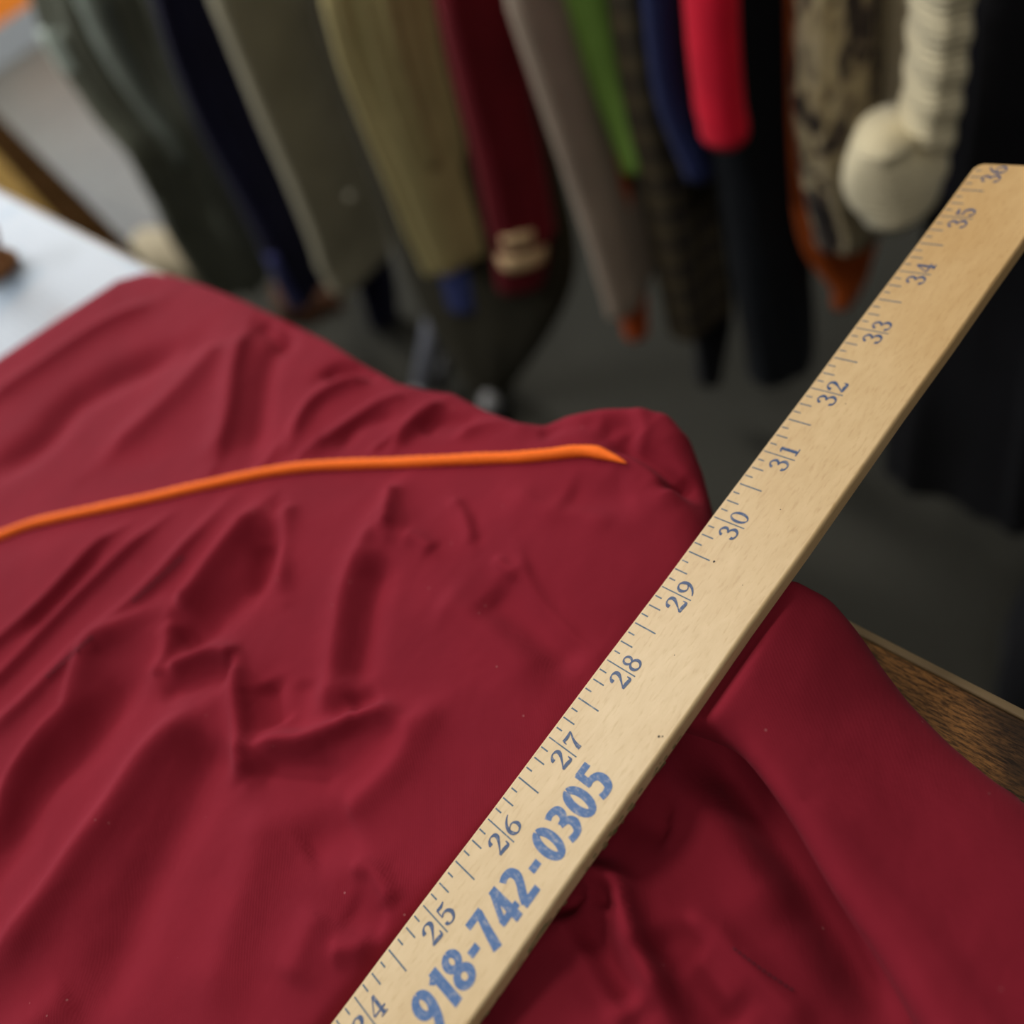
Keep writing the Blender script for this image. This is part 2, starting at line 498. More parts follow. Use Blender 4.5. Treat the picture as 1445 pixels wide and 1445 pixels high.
# (screen polyline of the crest, height mm, width left mm, width right mm)
FOLDS = [
    # ---- upper panel (behind the orange piping)
    ([(-60, 560), (30, 500), (120, 440), (205, 400)], 3.0, 7, 8),
    ([(-60, 660), (30, 600), (80, 545), (160, 500), (250, 470)], -4.5, 10, 12),
    ([(120, 640), (200, 570), (270, 500), (300, 460)], 3.0, 14, 10),
    ([(296, 650), (312, 580), (322, 500), (338, 440)], 3.8, 12, 4.5),
    ([(345, 640), (352, 560), (365, 490), (395, 440)], -2.8, 6, 6),
    ([(352, 430), (372, 455), (400, 470)], -2.5, 4, 4),
    ([(400, 620), (430, 560), (475, 530), (520, 520)], 3.2, 6, 4),
    ([(440, 520), (465, 505), (500, 508), (530, 525)], -3.0, 4, 4),
    ([(430, 640), (470, 600), (530, 560), (575, 545)], 2.2, 5, 4),
    ([(470, 632), (500, 590), (560, 575)], -1.6, 4, 4),
    ([(555, 630), (585, 590), (625, 560)], 3.0, 5, 4),
    ([(590, 610), (620, 590), (680, 590)], -2.2, 4, 5),
    ([(640, 622), (700, 600), (760, 612)], 2.0, 5, 5),
    ([(415, 640), (432, 628), (455, 605)], 1.4, 2.2, 2.2),
    ([(520, 634), (545, 618), (570, 595)], 1.4, 2.2, 2.2),
    ([(350, 665), (372, 640), (392, 606)], 1.0, 3, 3),
    # ---- gathers running down-left from the piping
    ([(165, 735), (120, 770), (60, 835), (0, 890), (-60, 940)], 2.6, 4, 3.5),
    ([(230, 722), (160, 785), (80, 862), (10, 935), (-60, 1000)], 2.8, 4, 3.5),
    ([(140, 765), (80, 830), (20, 890)], -1.6, 3, 3),
    ([(320, 700), (255, 775), (180, 850), (100, 918), (20, 995), (-60, 1060)], 2.6, 5, 5),
    ([(372, 706), (338, 752), (300, 800), (272, 838), (245, 858)], 4.6, 8, 6),
    ([(390, 720), (375, 790), (330, 850), (270, 890), (245, 915)], -3.6, 7, 9),
    ([(225, 850), (165, 885), (126, 915), (108, 960), (97, 1000), (60, 1040), (25, 1090), (0, 1150), (-50, 1230)], 5.2, 10, 6),
    ([(200, 930), (160, 985), (120, 1045), (60, 1100), (20, 1170), (-40, 1290)], -3.6, 9, 9),
    ([(240, 870), (232, 915), (215, 960)], 2.4, 5, 5),
    ([(300, 1000), (262, 1030), (218, 1072), (172, 1140), (130, 1195), (85, 1260), (25, 1335), (-40, 1420)], 5.0, 11, 9),
    ([(330, 1040), (300, 1080), (262, 1150), (215, 1240), (170, 1340), (120, 1470)], -3.4, 9, 9),
    ([(390, 1130), (370, 1220), (340, 1320), (300, 1460)], 2.2, 12, 12),
    ([(110, 1400), (60, 1445), (0, 1500)], 2.0, 10, 10),
    # ---- small triangular crush in the middle
    ([(235, 945), (262, 936), (300, 924), (325, 925), (340, 932)], 3.4, 4, 4.5),
    ([(238, 905), (270, 905), (320, 880)], -1.2, 6, 5),
    ([(222, 985), (262, 968), (310, 955), (335, 958)], -2.2, 4.5, 5),
    ([(340, 932), (343, 970), (347, 1020), (352, 1075), (358, 1108)], 3.6, 3.4, 5.5),
    ([(385, 960), (388, 1000), (395, 1030)], -3.2, 5, 6),
    ([(440, 960), (430, 1010), (420, 1040)], -1.5, 6, 6),
    ([(352, 1064), (395, 1054), (440, 1054), (484, 1042), (520, 1025), (552, 1018), (585, 1032)], 4.2, 4.5, 4.5),
    ([(365, 1102), (400, 1090), (450, 1090), (500, 1098)], -2.0, 4, 6),
    ([(505, 1010), (520, 1000), (545, 985)], -1.8, 5, 5),
    ([(560, 700), (528, 770), (500, 830), (488, 900), (478, 980), (476, 1030)], 4.2, 13, 7),
    ([(545, 790), (530, 850), (518, 920), (505, 990)], -3.8, 6, 10),
    ([(407, 705), (404, 740), (400, 790), (405, 850)], 2.6, 5, 5),
    ([(372, 760), (366, 800), (355, 840)], -1.6, 4, 4),
    ([(557, 690), (556, 720), (552, 765)], 2.4, 3.5, 3.5),
    ([(535, 735), (538, 760), (530, 790)], -0.9, 4, 4),
    ([(575, 765), (600, 775), (620, 792)], 1.8, 4, 4),
    
    ([(640, 710), (662, 740), (676, 785)], 1.5, 3, 3),
    ([(655, 715), (676, 745), (686, 790)], -0.5, 2.2, 2.2),
    ([(708, 800), (722, 818), (740, 830)], 1.4, 2.4, 2.4),
    ([(740, 790), (752, 830), (772, 865), (805, 900), (845, 935)], 1.3, 2.2, 5),
    ([(690, 850), (730, 875), (780, 915), (830, 955)], -2.6, 8, 7),
    ([(620, 860), (665, 880), (720, 925), (790, 990)], 2.0, 10, 8),
    ([(880, 760), (830, 745), (770, 735), (720, 700)], 1.2, 6, 6),
    ([(900, 705), (850, 720), (800, 712)], -1.6, 8, 8),
    # ---- near the yardstick, lower
    ([(640, 1000), (600, 1040), (570, 1090), (520, 1140), (490, 1165)], 2.4, 8, 7),
    ([(520, 1160), (470, 1190), (438, 1215)], -2.0, 7, 7),
    ([(500, 1230), (538, 1235), (556, 1262), (566, 1290)], 2.0, 4, 3.5),
    ([(500, 1285), (530, 1300), (560, 1300)], -1.2, 5, 5),
    ([(480, 1352), (505, 1346), (540, 1343)], 2.0, 4, 4),
    ([(420, 1400), (450, 1330), (470, 1290)], 2.0, 8, 8),
    # ---- puff behind the end of the piping
    ([(780, 606), (840, 600), (895, 586), (945, 598), (985, 650)], 3.0, 8, 8),
    ([(760, 625), (800, 612), (860, 612)], -2.0, 4, 4),
    ([(850, 628), (890, 618), (900, 640)], -1.6, 4, 4),
    ([(905, 590), (912, 630), (905, 655)], 1.8, 4, 4),
    ([(860, 636), (895, 652), (930, 672), (960, 696), (990, 718)], -4.2, 4.5, 3),
    ([(950, 690), (962, 705)], -3.0, 5, 5),
    ([(860, 662), (900, 672), (940, 698), (975, 730)], 2.2, 3, 8),
    # ---- right of the yardstick, lower body
    ([(985, 1045), (1030, 1085), (1090, 1165), (1150, 1250), (1220, 1360), (1270, 1460)], -5.6, 5.5, 7),
    ([(870, 1140), (930, 1130), (1000, 1150), (1070, 1230), (1120, 1310)], 3.0, 12, 12),
    ([(895, 1130), (925, 1160), (950, 1170)], -3.5, 6, 6),
    ([(812, 1258), (830, 1243), (862, 1246), (880, 1258), (888, 1290), (905, 1340), (935, 1400), (960, 1460)], 5.2, 4, 4.5),
    ([(850, 1280), (865, 1265)], -2.5, 4, 4),
    ([(925, 1310), (950, 1360), (1000, 1420), (1040, 1470)], -3.0, 6, 7),
    ([(950, 1290), (1000, 1310), (1040, 1350), (1100, 1410), (1150, 1460)], 2.2, 5, 4),
    ([(975, 1350), (1000, 1375), (1050, 1430)], 1.8, 5, 5),
    ([(780, 1285), (815, 1330), (855, 1395), (890, 1460)], 3.0, 14, 3.5),
    ([(830, 1300), (860, 1360), (900, 1430)], -5.0, 4, 6),
    ([(820, 1290), (800, 1268)], -4.0, 5, 5),
    ([(690, 1440), (730, 1380)], -1.5, 5, 4),
]
BASE = [((60, 480), .013), ((200, 430), .013), ((300, 460), .015), ((0, 640), .014), ((160, 600), .016), ((420, 520), .017), ((520, 560), .019), ((640, 600), .021), ((760, 620), .024),
        ((0, 850), .020), ((200, 800), .022), ((50, 1000), .022), ((400, 760), .026), ((600, 720), .029), ((750, 690), .032), ((880, 600), .036), ((950, 620), .030), ((860, 740), .036), ((960, 760), .036),
        ((700, 900), .030), ((500, 1000), .028), ((300, 1100), .027), ((100, 1300), .025), ((400, 1300), .028), ((560, 1200), .030), ((800, 1000), .032), ((900, 870), .034), ((1000, 950), .024),
        ((950, 1150), .023), ((1080, 1100), .013), ((1180, 1250), .011), ((1030, 1300), .022), ((880, 1300), .025), ((790, 1390), .037), ((770, 1330), .038), ((880, 1190), .036), ((840, 1245), .036), ((930, 1110), .034), ((1150, 1400), .015), ((1280, 1440), .010), ((700, 1430), .026), ((1150, 950), .010), ((1300, 1150), .006)]
BODY_OUT = [((-160, 625), .752), ((0, 522), .752), ((90, 462), .752), ((178, 402), .753), ((212, 387), .757), ((245, 389), .760), ((290, 404), .762), ((340, 424), .765), ((400, 452), .766), ((460, 481), .767), ((510, 513), .768),
            ((560, 541), .769), ((600, 551), .770), ((640, 556), .770), ((690, 583), .770), ((740, 602), .771), ((772, 604), .773), ((800, 589), .777), ((850, 579), .780), ((905, 576), .782), ((945, 588), .780), ((975, 625), .774),
            ((992, 670), .769), ((1003, 712), .768), ((1020, 780), .768), ((1060, 850), .765), ((1130, 960), .760), ((1250, 1080), .757), ((1370, 1180), .754), ((1500, 1290), .752), ((1560, 1500), .752), ((1300, 1640), .752), ((700, 1700), .752), ((200, 1720), .752), ((-250, 1650), .752), ((-330, 1100), .752)]


def cap_ruler(X, Y, Z, soft=0.0):
    """cloth never pokes through the yardstick resting on it"""
    # plane of the underside: RO + ... ; solve z on plane at (x,y)
    zb = RO[2] - (RZ[0] * (X - RO[0]) + RZ[1] * (Y - RO[1])) / RZ[2] - R_TH / RZ[2] - 0.0006
    t = -((X - RO[0]) * RY[0] + (Y - RO[1]) * RY[1] + (zb - RO[2]) * RY[2])
    d = np.maximum(np.maximum(-t - 0.0006, t - R_W), 0)          # distance outside the strip
    lim = zb + np.maximum(d - 0.0012, 0) * 1.3
    k = 0.0012
    return np.where(d < 0.03, -k * np.log(np.exp(-np.clip((Z - TZ) / k, -50, 60)) + np.exp(-np.clip((lim - TZ) / k, -50, 60)) + 1e-30) + TZ, Z), zb, t


def body_height(X, Y):
    poly = np.array([at_z(p, z)[:2] for p, z in BODY_OUT])
    ez = np.array([z for p, z in BODY_OUT])
    ins = inside(X, Y, poly)
    d, sd, par, nx, ny = seg_dist(X, Y, poly, True)
    n = len(poly); q = par * n; i0 = np.floor(q).astype(int) % n; i1 = (i0 + 1) % n; fr = q - np.floor(q)
    edge = ez[i0] * (1 - fr) + ez[i1] * fr
    h = smooth_ctrl(X, Y, BASE, 0.032)
    for pts, amp, wl_, wr_ in FOLDS:
        c = np.array([plan(p) for p in pts])
        c = catmull(c, max(6, 6 * len(pts)))
        x0, y0 = c.min(0) - 0.05; x1, y1 = c.max(0) + 0.05
        mk = (X > x0) & (X < x1) & (Y > y0) & (Y < y1)
        if not mk.any(): continue
        dd, ss, pp, _, _ = seg_dist(X[mk], Y[mk], c)
        w = np.where(ss > 0, wr_, wl_) * MM
        ends = np.clip(np.minimum(pp, 1 - pp) * 5.0, 0, 1); ends = ends * ends * (3 - 2 * ends)
        prof = 1.0 / (1.0 + (dd / w) ** 2) ** 2 if amp > 0 else np.exp(-(dd / w) ** 2)
        h[mk] += FOLD_GAIN * amp * MM * (0.25 + 0.75 * ends) * prof
    # the piping seam puckers the cloth
    r = np.clip(d / 0.016, 0, 1)
    rise = np.sqrt(1 - (1 - r) ** 2)
    e = edge - TZ
    z = TZ + np.minimum(e, h) * 1.0 + np.maximum(h - e, 0) * rise
    z = np.where(ins, z, edge)
    z, zb, t = cap_ruler(X, Y, z)
    return z, ins, d, nx, ny, edge


def field(name, fn, x0, x1, y0, y1, step, m, parent, thick):
    xs = np.arange(x0, x1, step); ys = np.arange(y0, y1, step)
    X, Y = np.meshgrid(xs, ys)
    Z, ins, d, nx, ny, edge = fn(X, Y)
    keep = ins | (d < step * 1.5)
    # faces with any inside vertex; outside vertices snap to the outline
    ny_, nx_ = X.shape
    f_in = ins[:-1, :-1] | ins[1:, :-1] | ins[:-1, 1:] | ins[1:, 1:]
    Xs = np.where(ins, X, nx); Ys = np.where(ins, Y, ny); Zs = np.where(ins, Z, edge)
    idx = np.full(X.shape, -1); V = []; Fc = []
    jj, ii = np.nonzero(f_in)
    for j, i in zip(jj, ii):
        q = []
        for a, b in ((j, i), (j, i + 1), (j + 1, i + 1), (j + 1, i)):
            if idx[a, b] < 0:
                idx[a, b] = len(V); V.append((Xs[a, b], Ys[a, b], Zs[a, b]))
            q.append(int(idx[a, b]))
        Fc.append(tuple(q))
    o = link(name, V, Fc, m, parent)
    bm = bmesh.new(); bm.from_mesh(o.data)
    bmesh.ops.remove_doubles(bm, verts=bm.verts, dist=0.00005)
    # hem: turn the outline down
    be = [e for e in bm.edges if e.is_boundary]
    r = bmesh.ops.extrude_edge_only(bm, edges=be)
    for v in r['geom']:
        if isinstance(v, bmesh.types.BMVert):
            wz = v.co.z + o.location.z + parent.location.z
            v.co.z -= min(thick, max(wz - TZ - 0.0009, 0.0002)) if (v.co.y + o.location.y + parent.location.y) < 0 else thick
    bmesh.ops.recalc_face_normals(bm, faces=bm.faces)
    for fc in bm.faces: fc.smooth = True
    up = sum(fc.normal.z for fc in bm.faces)
    if up < 0: bmesh.ops.reverse_faces(bm, faces=bm.faces)
    bm.to_mesh(o.data); bm.free()
    return o


jacket = empty('jacket', (-0.15, -0.12, TZ), 'rumpled maroon twill jacket with orange piping lying flat on the table', 'jacket')
field('jacket_body', body_height, -0.56, 0.12, -0.36, 0.08, 0.0013, m_jk, jacket, 0.012)


def surf_pt(px, lift=0.0):
    z = 0.775
    for _ in range(12):
        p = at_z(px, z)
        zz = body_height(np.array([[p[0]]]), np.array([[p[1]]]))[0][0, 0]
        z = 0.5 * z + 0.5 * (zz + lift)
    return at_z(px, z)


# ---- the smooth sleeve layer that overlaps the body on the right
SL_OUT = [((965, 850), .780), ((1050, 806), .786), ((1106, 824), .786), ((1142, 849), .777), ((1182, 877), .767), ((1222, 915), .763), ((1250, 955), .759), ((1290, 1005), .757), ((1345, 1060), .755), ((1400, 1105), .754), ((1445, 1138), .753), ((1540, 1215), .752), ((1700, 1400), .752), ((1700, 1620), .752), ((1380, 1600), .770),
          ((1295, 1450), .776), ((1238, 1352), .7785), ((1180, 1265), .781), ((1112, 1150), .784), ((1052, 1070), .785), ((1010, 1045), .784), ((968, 1031), .783), ((915, 1015), .783), ((868, 985), .782), ((895, 925), .780)]


def sleeve_height(X, Y):
    poly0 = np.array([np.append(at_z(p, z)[:2], z) for p, z in SL_OUT])
    cl = catmull(np.vstack([poly0, poly0[:1]]), 180)[:-1]
    poly = cl[:, :2]; ez = cl[:, 2]
    ins = inside(X, Y, poly)
    d, sd, par, nx, ny = seg_dist(X, Y, poly, True)
    n = len(poly); q = par * n; i0 = np.floor(q).astype(int) % n; i1 = (i0 + 1) % n; fr = q - np.floor(q)
    edge = ez[i0] * (1 - fr) + ez[i1] * fr
    # the layer slopes evenly from the yardstick's underside down to its outer hem on the table
    hem = np.array([at_z(p, 0.757)[:2] for p in ((1185, 872), (1222, 915), (1250, 955), (1290, 1005), (1345, 1060), (1400, 1105), (1445, 1138), (1540, 1215), (1700, 1400))])
    d_out = seg_dist(X, Y, hem)[0]
    zb0 = RO[2] - (RZ[0] * (X - RO[0]) + RZ[1] * (Y - RO[1])) / RZ[2] - R_TH / RZ[2]
    t0 = -((X - RO[0]) * RY[0] + (Y - RO[1]) * RY[1] + (zb0 - RO[2]) * RY[2])
    d_r = np.maximum(t0 - R_W, 0)
    h = 0.008 + 0.0365 * (d_out / (d_out + 0.8 * d_r + 1e-6)) ** 0.5
    for pts, amp, wa, wb in [([(1160, 1180), (1230, 1260), (1320, 1370), (1400, 1470)], 0.9, 4, 9), ([(1180, 900), (1150, 960), (1100, 1000)], 0.7, 8, 8), ([(1040, 985), (1110, 1040), (1200, 1150)], 0.8, 9, 9), ([(1250, 1120), (1330, 1210), (1450, 1330)], -0.7, 9, 9)]:
        c = catmull(np.array([plan(p) for p in pts]), 20)
        dd, ss, pp, _, _ = seg_dist(X, Y, c)
        h += amp * MM * np.exp(-(dd / (np.where(ss > 0, wb, wa) * MM)) ** 2)
    r = np.clip(d / 0.006, 0, 1); rise = np.sqrt(1 - (1 - r) ** 2)
    z = edge + (TZ + h - edge) * rise
    z, zb, t = cap_ruler(X, Y, z)
    return z, ins, d, nx, ny, edge


sl = field('sleeve', sleeve_height, -0.06, 0.16, -0.26, 0.06, 0.0011, m_jk, jacket, 0.0016)
sl['label'] = 'smooth maroon sleeve layer folded over the body'

# ---- orange piping
m_pip = mat('orange_piping', (0.92, 0.165, 0.014), 0.8, 0.0, spec=0.2)
w_ = N(m_pip, 'ShaderNodeTexNoise', Scale=420.0, Detail=2.0); L(m_pip, coords(m_pip), w_.inputs['Vector'])
b_ = N(m_pip, 'ShaderNodeBump', Strength=0.3, Distance=0.0008); L(m_pip, w_.outputs['Fac'], b_.inputs['Height']); L(m_pip, b_.outputs['Normal'], bsdf(m_pip).inputs['Normal'])
PIP = [(-185, 822), (-120, 798), (-60, 778), (0, 756), (40, 741), (80, 731), (150, 716), (215, 702), (280, 686), (330, 676), (385, 665), (440, 658), (500, 655), (560, 653), (620, 650), (680, 647), (730, 645), (775, 641), (810, 637), (838, 638), (862, 644), (884, 653)]
pp_ = np.array([surf_pt(p, 0.0011) for p in PIP])
pp_[:, 2] = np.convolve(np.pad(pp_[:, 2], 1, mode='edge'), [.25, .5, .25], mode='valid')
pp_ = catmull(pp_, 260)
u_ = np.linspace(0, 1, 260)
rad = 0.0021 * np.ones(260) * (1 + 0.05 * np.sin(u_ * 500) + 0.03 * np.sin(u_ * 91))
rad *= np.clip((1 - u_) / 0.085, 0.04, 1) ** 0.7
tube('piping', pp_, rad, m_pip, jacket, 12)['label'] = 'orange corded piping along the seam'

# ---- dark stitching along one seam, and a crease darkened with the same thread
m_st = mat('dark_maroon_thread', (0.035, 0.004, 0.012), 0.8)


def stitches(pxs, n, rs=1.0):
    P = catmull([surf_pt(p, 0.0002 + 0.0003 * rs) for p in pxs], n * 3)
    V = []; Fc = []
    for k in range(n):
        a, b = P[3 * k], P[3 * k + 2] if 3 * k + 2 < len(P) else P[-1]
        v, f = tube_vf([a, (a + b) / 2 + np.array([0, 0, 0.0002]), b], [0.00012 * rs, 0.0002 * rs, 0.00012 * rs], 6)
        o = len(V); V += v; Fc += [tuple(i + o for i in q) for q in f]
    return link('stitch_and_crease', V, Fc, m_st, jacket)


stitches([(258, 787), (240, 803), (212, 828), (188, 848)], 12, 2.0)
stitches([(130, 899), (110, 916), (88, 936), (66, 955)], 10, 2.0)
stitches([(1035, 1338), (1075, 1368), (1120, 1398)], 12)  # dark line drawn along a crease to darken it

# ================================================================== YARDSTICK
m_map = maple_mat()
stick = bpy.data.objects.new('yardstick', None); COL.objects.link(stick)
tag(stick, 'varnished wooden yardstick with blue inch marks lying across the maroon jacket', 'yardstick')
stick.empty_display_size = 0.05
stick.matrix_world = Matrix([[RX[0], RY[0], RZ[0], RO[0]], [RX[1], RY[1], RZ[1], RO[1]], [RX[2], RY[2], RZ[2], RO[2]], [0, 0, 0, 1]])


def stick_obj(name, verts, faces, m, smooth=False):
    me = bpy.data.meshes.new(name); me.from_pydata([tuple(map(float, v)) for v in verts], [], faces); me.materials.append(m); me.update()
    if smooth:
        for p in me.polygons: p.use_smooth = True
    o = bpy.data.objects.new(name, me); COL.objects.link(o); o.parent = stick
    return o


# board profile with slightly rounded long edges and clipped end corners
E0 = 0.0006                                    # wood outside the tick starts
prof = []
yl, yr = E0, -R_W


def rnd(cy, cz, a0, a1, r, n=5):
    return [(cy + r * math.cos(math.radians(a0 + (a1 - a0) * k / n)), cz + r * math.sin(math.radians(a0 + (a1 - a0) * k / n))) for k in range(n + 1)]


r1 = 0.0007
prof += rnd(yl - r1, -r1, 0, 90, r1) + rnd(yr + r1 * 1.4, -r1 * 1.4, 90, 180, r1 * 1.4) + rnd(yr + r1, -R_TH + r1, 180, 270, r1) + rnd(yl - r1, -R_TH + r1, 270, 360, r1)
V = []; Fc = []; np_ = len(prof)
stations = []
ce = 0.0022
for s_, inset in [(0.0, ce), (0.3 * ce, 0.35 * ce), (ce, 0.0)]: stations.append((s_, inset))
for k in range(1, 36): stations.append((k * IN, 0.0))
for s_, inset in [(36 * IN - ce, 0.0), (36 * IN - 0.3 * ce, 0.35 * ce), (36 * IN, ce)]: stations.append((s_, inset))
ymid = (yl + yr) / 2; half = (yl - yr) / 2
for s_, inset in stations:
    for (y, z) in prof:
        k = (half - inset) / half
        wob = 0.00012 * math.sin(s_ * 90 + 1.3) + 0.00008 * math.sin(s_ * 237)
        V.append((s_ - 28 * IN, ymid + (y - ymid) * k + wob * (1 if y > ymid else -1.2), z))
for i in range(len(stations) - 1):
    for k in range(np_):
        k2 = (k + 1) % np_
        Fc.append((i * np_ + k, (i + 1) * np_ + k, (i + 1) * np_ + k2, i * np_ + k2))
Fc.append(tuple(range(np_))); Fc.append(tuple((len(stations) - 1) * np_ + k for k in range(np_))[::-1])
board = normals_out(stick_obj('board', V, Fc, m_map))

m_tick = ink_mat('blue_grey_ink', (0.035, 0.075, 0.115), 0.2)
m_num = ink_mat('navy_ink', (0.018, 0.048, 0.125), 0.18)
m_tel = ink_mat('worn_blue_ink', (0.030, 0.092, 0.235), 0.14)
HZ = 0.00004
tv = []; tf = []


def quad(x0, x1, t0, t1):
    k = len(tv); tv.extend([(x0, -t0, HZ), (x1, -t0, HZ), (x1, -t1, HZ), (x0, -t1, HZ)]); tf.append((k + 3, k + 2, k + 1, k))


for e8 in range(1, 36 * 8):
    q = e8 % 8
    ln = 0.405 if q == 0 else 0.30 if q == 4 else 0.165 if q % 2 == 0 else 0.098
    th = 0.0145 if q == 0 else 0.0165
    x = (e8 / 8 - 28) * IN
    st = 0.012 + 0.006 * math.sin(e8 * 2.3)
    quad(x - th / 2 * IN, x + th / 2 * IN, st * IN, (ln + 0.005 * math.sin(e8 * 1.7)) * IN)
stick_obj('scale_marks', tv, tf, m_tick)


def ell(cx, cy, rx, ry, wt, ws, n=28, a0=90, a1=450):
    out = []
    for k in range(n + 1):
        a = math.radians(a0 + (a1 - a0) * k / n)
        out.append((cx + rx * math.cos(a), cy + ry * math.sin(a), wt + (ws - wt) * abs(math.cos(a)) ** 1.5))
    return out


SERIF = {
    '0': [ell(.29, .5, .22, .46, .05, .13)],
    '1': [[(.3, .97, .15), (.3, .04, .15)], [(.1, .03, .06), (.5, .03, .06)], [(.08, .86, .06), (.3, .95, .09)]],
    '2': [[(.07, .68, .15), (.08, .78, .15), (.16, .92, .08), (.3, .97, .06), (.45, .88, .14), (.47, .72, .16), (.36, .5, .10), (.18, .24, .06), (.05, .08, .05)], [(.04, .07, .10), (.28, .08, .15), (.5, .05, .13), (.56, .12, .08), (.57, .26, .04)]],
    '3': [[(.09, .74, .13), (.1, .82, .12), (.2, .94, .07), (.33, .95, .08), (.46, .8, .14), (.42, .62, .1), (.26, .53, .05)], [(.26, .53, .05), (.44, .46, .09), (.52, .27, .15), (.42, .08, .09), (.27, .03, .06), (.12, .09, .09), (.08, .18, .14), (.09, .25, .14)]],
    '4': [[(.38, .97, .05), (.02, .31, .05)], [(.02, .28, .07), (.6, .28, .07)], [(.4, .98, .13), (.4, .05, .13)], [(.24, .03, .06), (.56, .03, .06)]],
    '5': [[(.12, .91, .12), (.32, .90, .12), (.5, .97, .04)], [(.11, .95, .05), (.09, .52, .05)], [(.09, .52, .05), (.24, .61, .07), (.42, .53, .12), (.5, .32, .15), (.42, .1, .1), (.27, .03, .06), (.13, .08, .08), (.08, .17, .13), (.09, .24, .13)]],
    '6': [[(.5, .97, .04), (.34, .88, .07), (.16, .68, .11), (.07, .42, .14), (.1, .2, .14), (.2, .06, .08), (.31, .03, .06), (.46, .12, .11), (.51, .3, .14), (.44, .48, .09), (.31, .55, .05), (.17, .48, .05), (.1, .38, .05)]],
    '7': [[(.05, .70, .04), (.07, .88, .06)], [(.06, .91, .12), (.3, .89, .13), (.57, .95, .06)], [(.56, .93, .05), (.38, .58, .09), (.28, .25, .15), (.26, .03, .18)]],
    '8': [ell(.3, .75, .17, .21, .06, .11), ell(.3, .28, .22, .25, .06, .13)],
}
SERIF['9'] = [[(.58 - x, 1 - y, w) for x, y, w in SERIF['6'][0]]]
B = .205
BOLD = {
    '0': [ell(.30, .5, .205, .405, .18, .20)],
    '1': [[(.36, 1, .22), (.36, 0, .22)], [(.34, .90, .16), (.14, .78, .15)]],
    '2': [[(.06, .86, .17), (.2, .91, .18), (.38, .87, .2), (.45, .7, .21), (.37, .5, .2), (.22, .3, .2), (.1, .1, .2)], [(.03, .09, .18), (.6, .09, .18)]],
    '3': [[(.07, .88, .17), (.22, .915, .17), (.42, .85, .19), (.44, .68, .19), (.34, .56, .17), (.18, .53, .16)], [(.18, .53, .16), (.4, .47, .18), (.48, .3, .21), (.38, .12, .19), (.22, .085, .17), (.05, .11, .17)]],
    '4': [[(.44, .97, .14), (.08, .28, .14)], [(.01, .27, .17), (.68, .27, .17)], [(.45, 1, .20), (.45, 0, .20)]],
    '5': [[(.1, .91, .18), (.55, .91, .18)], [(.15, .98, .17), (.15, .5, .17)], [(.08, .56, .15), (.26, .59, .17), (.44, .5, .19), (.48, .32, .21), (.4, .13, .19), (.22, .085, .17), (.04, .11, .17)]],
    '7': [[(.03, .91, .18), (.58, .91, .18)], [(.5, .93, .17), (.36, .5, .2), (.22, 0, .23)]],
    '8': [ell(.3, .73, .18, .185, .16, .18), ell(.3, .27, .21, .19, .17, .19)],
    '9': [ell(.3, .66, .195, .25, .17, .20), [(.495, .62, .2), (.48, .46, .2), (.4, .22, .2), (.26, 0, .22)]],
    '-': [[(.08, .45, .19), (.40, .45, .19)]],
}


def glyph(G, ch, s_left, t_base, hgt, wscale, V, Fc, h):
    """flat ribbon strokes; s_left, t_base and hgt in inches on the stick"""
    for si, st in enumerate(G[ch]):
        n = max(8, 7 * len(st)) if len(st) > 2 else 2
        c = np.array(st) if len(st) > 20 else catmull(st, n)
        P = np.stack([c[:, 0] * wscale, c[:, 1]], 1)
        T = np.gradient(P, axis=0); T /= np.linalg.norm(T, axis=1)[:, None] + 1e-12
        nn = np.stack([-T[:, 1], T[:, 0]], 1)
        k0 = len(V)
        for p, q, w in zip(P, nn, c[:, 2] * (1.22 if G is SERIF else 1.06)):
            for sg in (1, -1):
                a = p + sg * q * w / 2
                V.append(((s_left + a[0] * hgt - 28) * IN, -(t_base - a[1] * hgt) * IN, h + si * 0.000012))
        for i in range(len(P) - 1):
            Fc.append((k0 + 2 * i, k0 + 2 * i + 1, k0 + 2 * i + 3, k0 + 2 * i + 2))


for inch in range(1, 37):
    nv = []; nf = []
    txt = str(inch)
    h, w = 0.222, 1.12
    base = 0.385
    if inch == 36:
        glyph(SERIF, '3', 35.66, base, h, w, nv, nf, HZ * 1.5); glyph(SERIF, '6', 35.83, base, h, w, nv, nf, HZ * 1.5)
    elif len(txt) == 2:
        glyph(SERIF, txt[0], inch - 0.04 - 0.58 * h * w, base, h, w, nv, nf, HZ * 1.5)
        glyph(SERIF, txt[1], inch + 0.03, base, h, w, nv, nf, HZ * 1.5)
    else:
        glyph(SERIF, txt, inch + 0.03, base, h, w, nv, nf, HZ * 1.5)
    if inch >= 23:
        stick_obj('inch_numeral', nv, nf, m_num)
pv = []; pf = []
for ch, s_c in zip('918-742-0305', (24.43, 24.635, 24.855, 25.06, 25.25, 25.50, 25.74, 25.965, 26.20, 26.44, 26.68, 26.925)):
    hh = 0.41
    wd_ = {'-': .48, '1': .52, '4': .66}.get(ch, .60) * hh * .86
    glyph(BOLD, ch, s_c - wd_ / 2, 0.925, hh, .86, pv, pf, HZ)
stick_obj('phone_number', pv, pf, m_tel)['label'] = 'blue bold telephone number 918-742-0305'
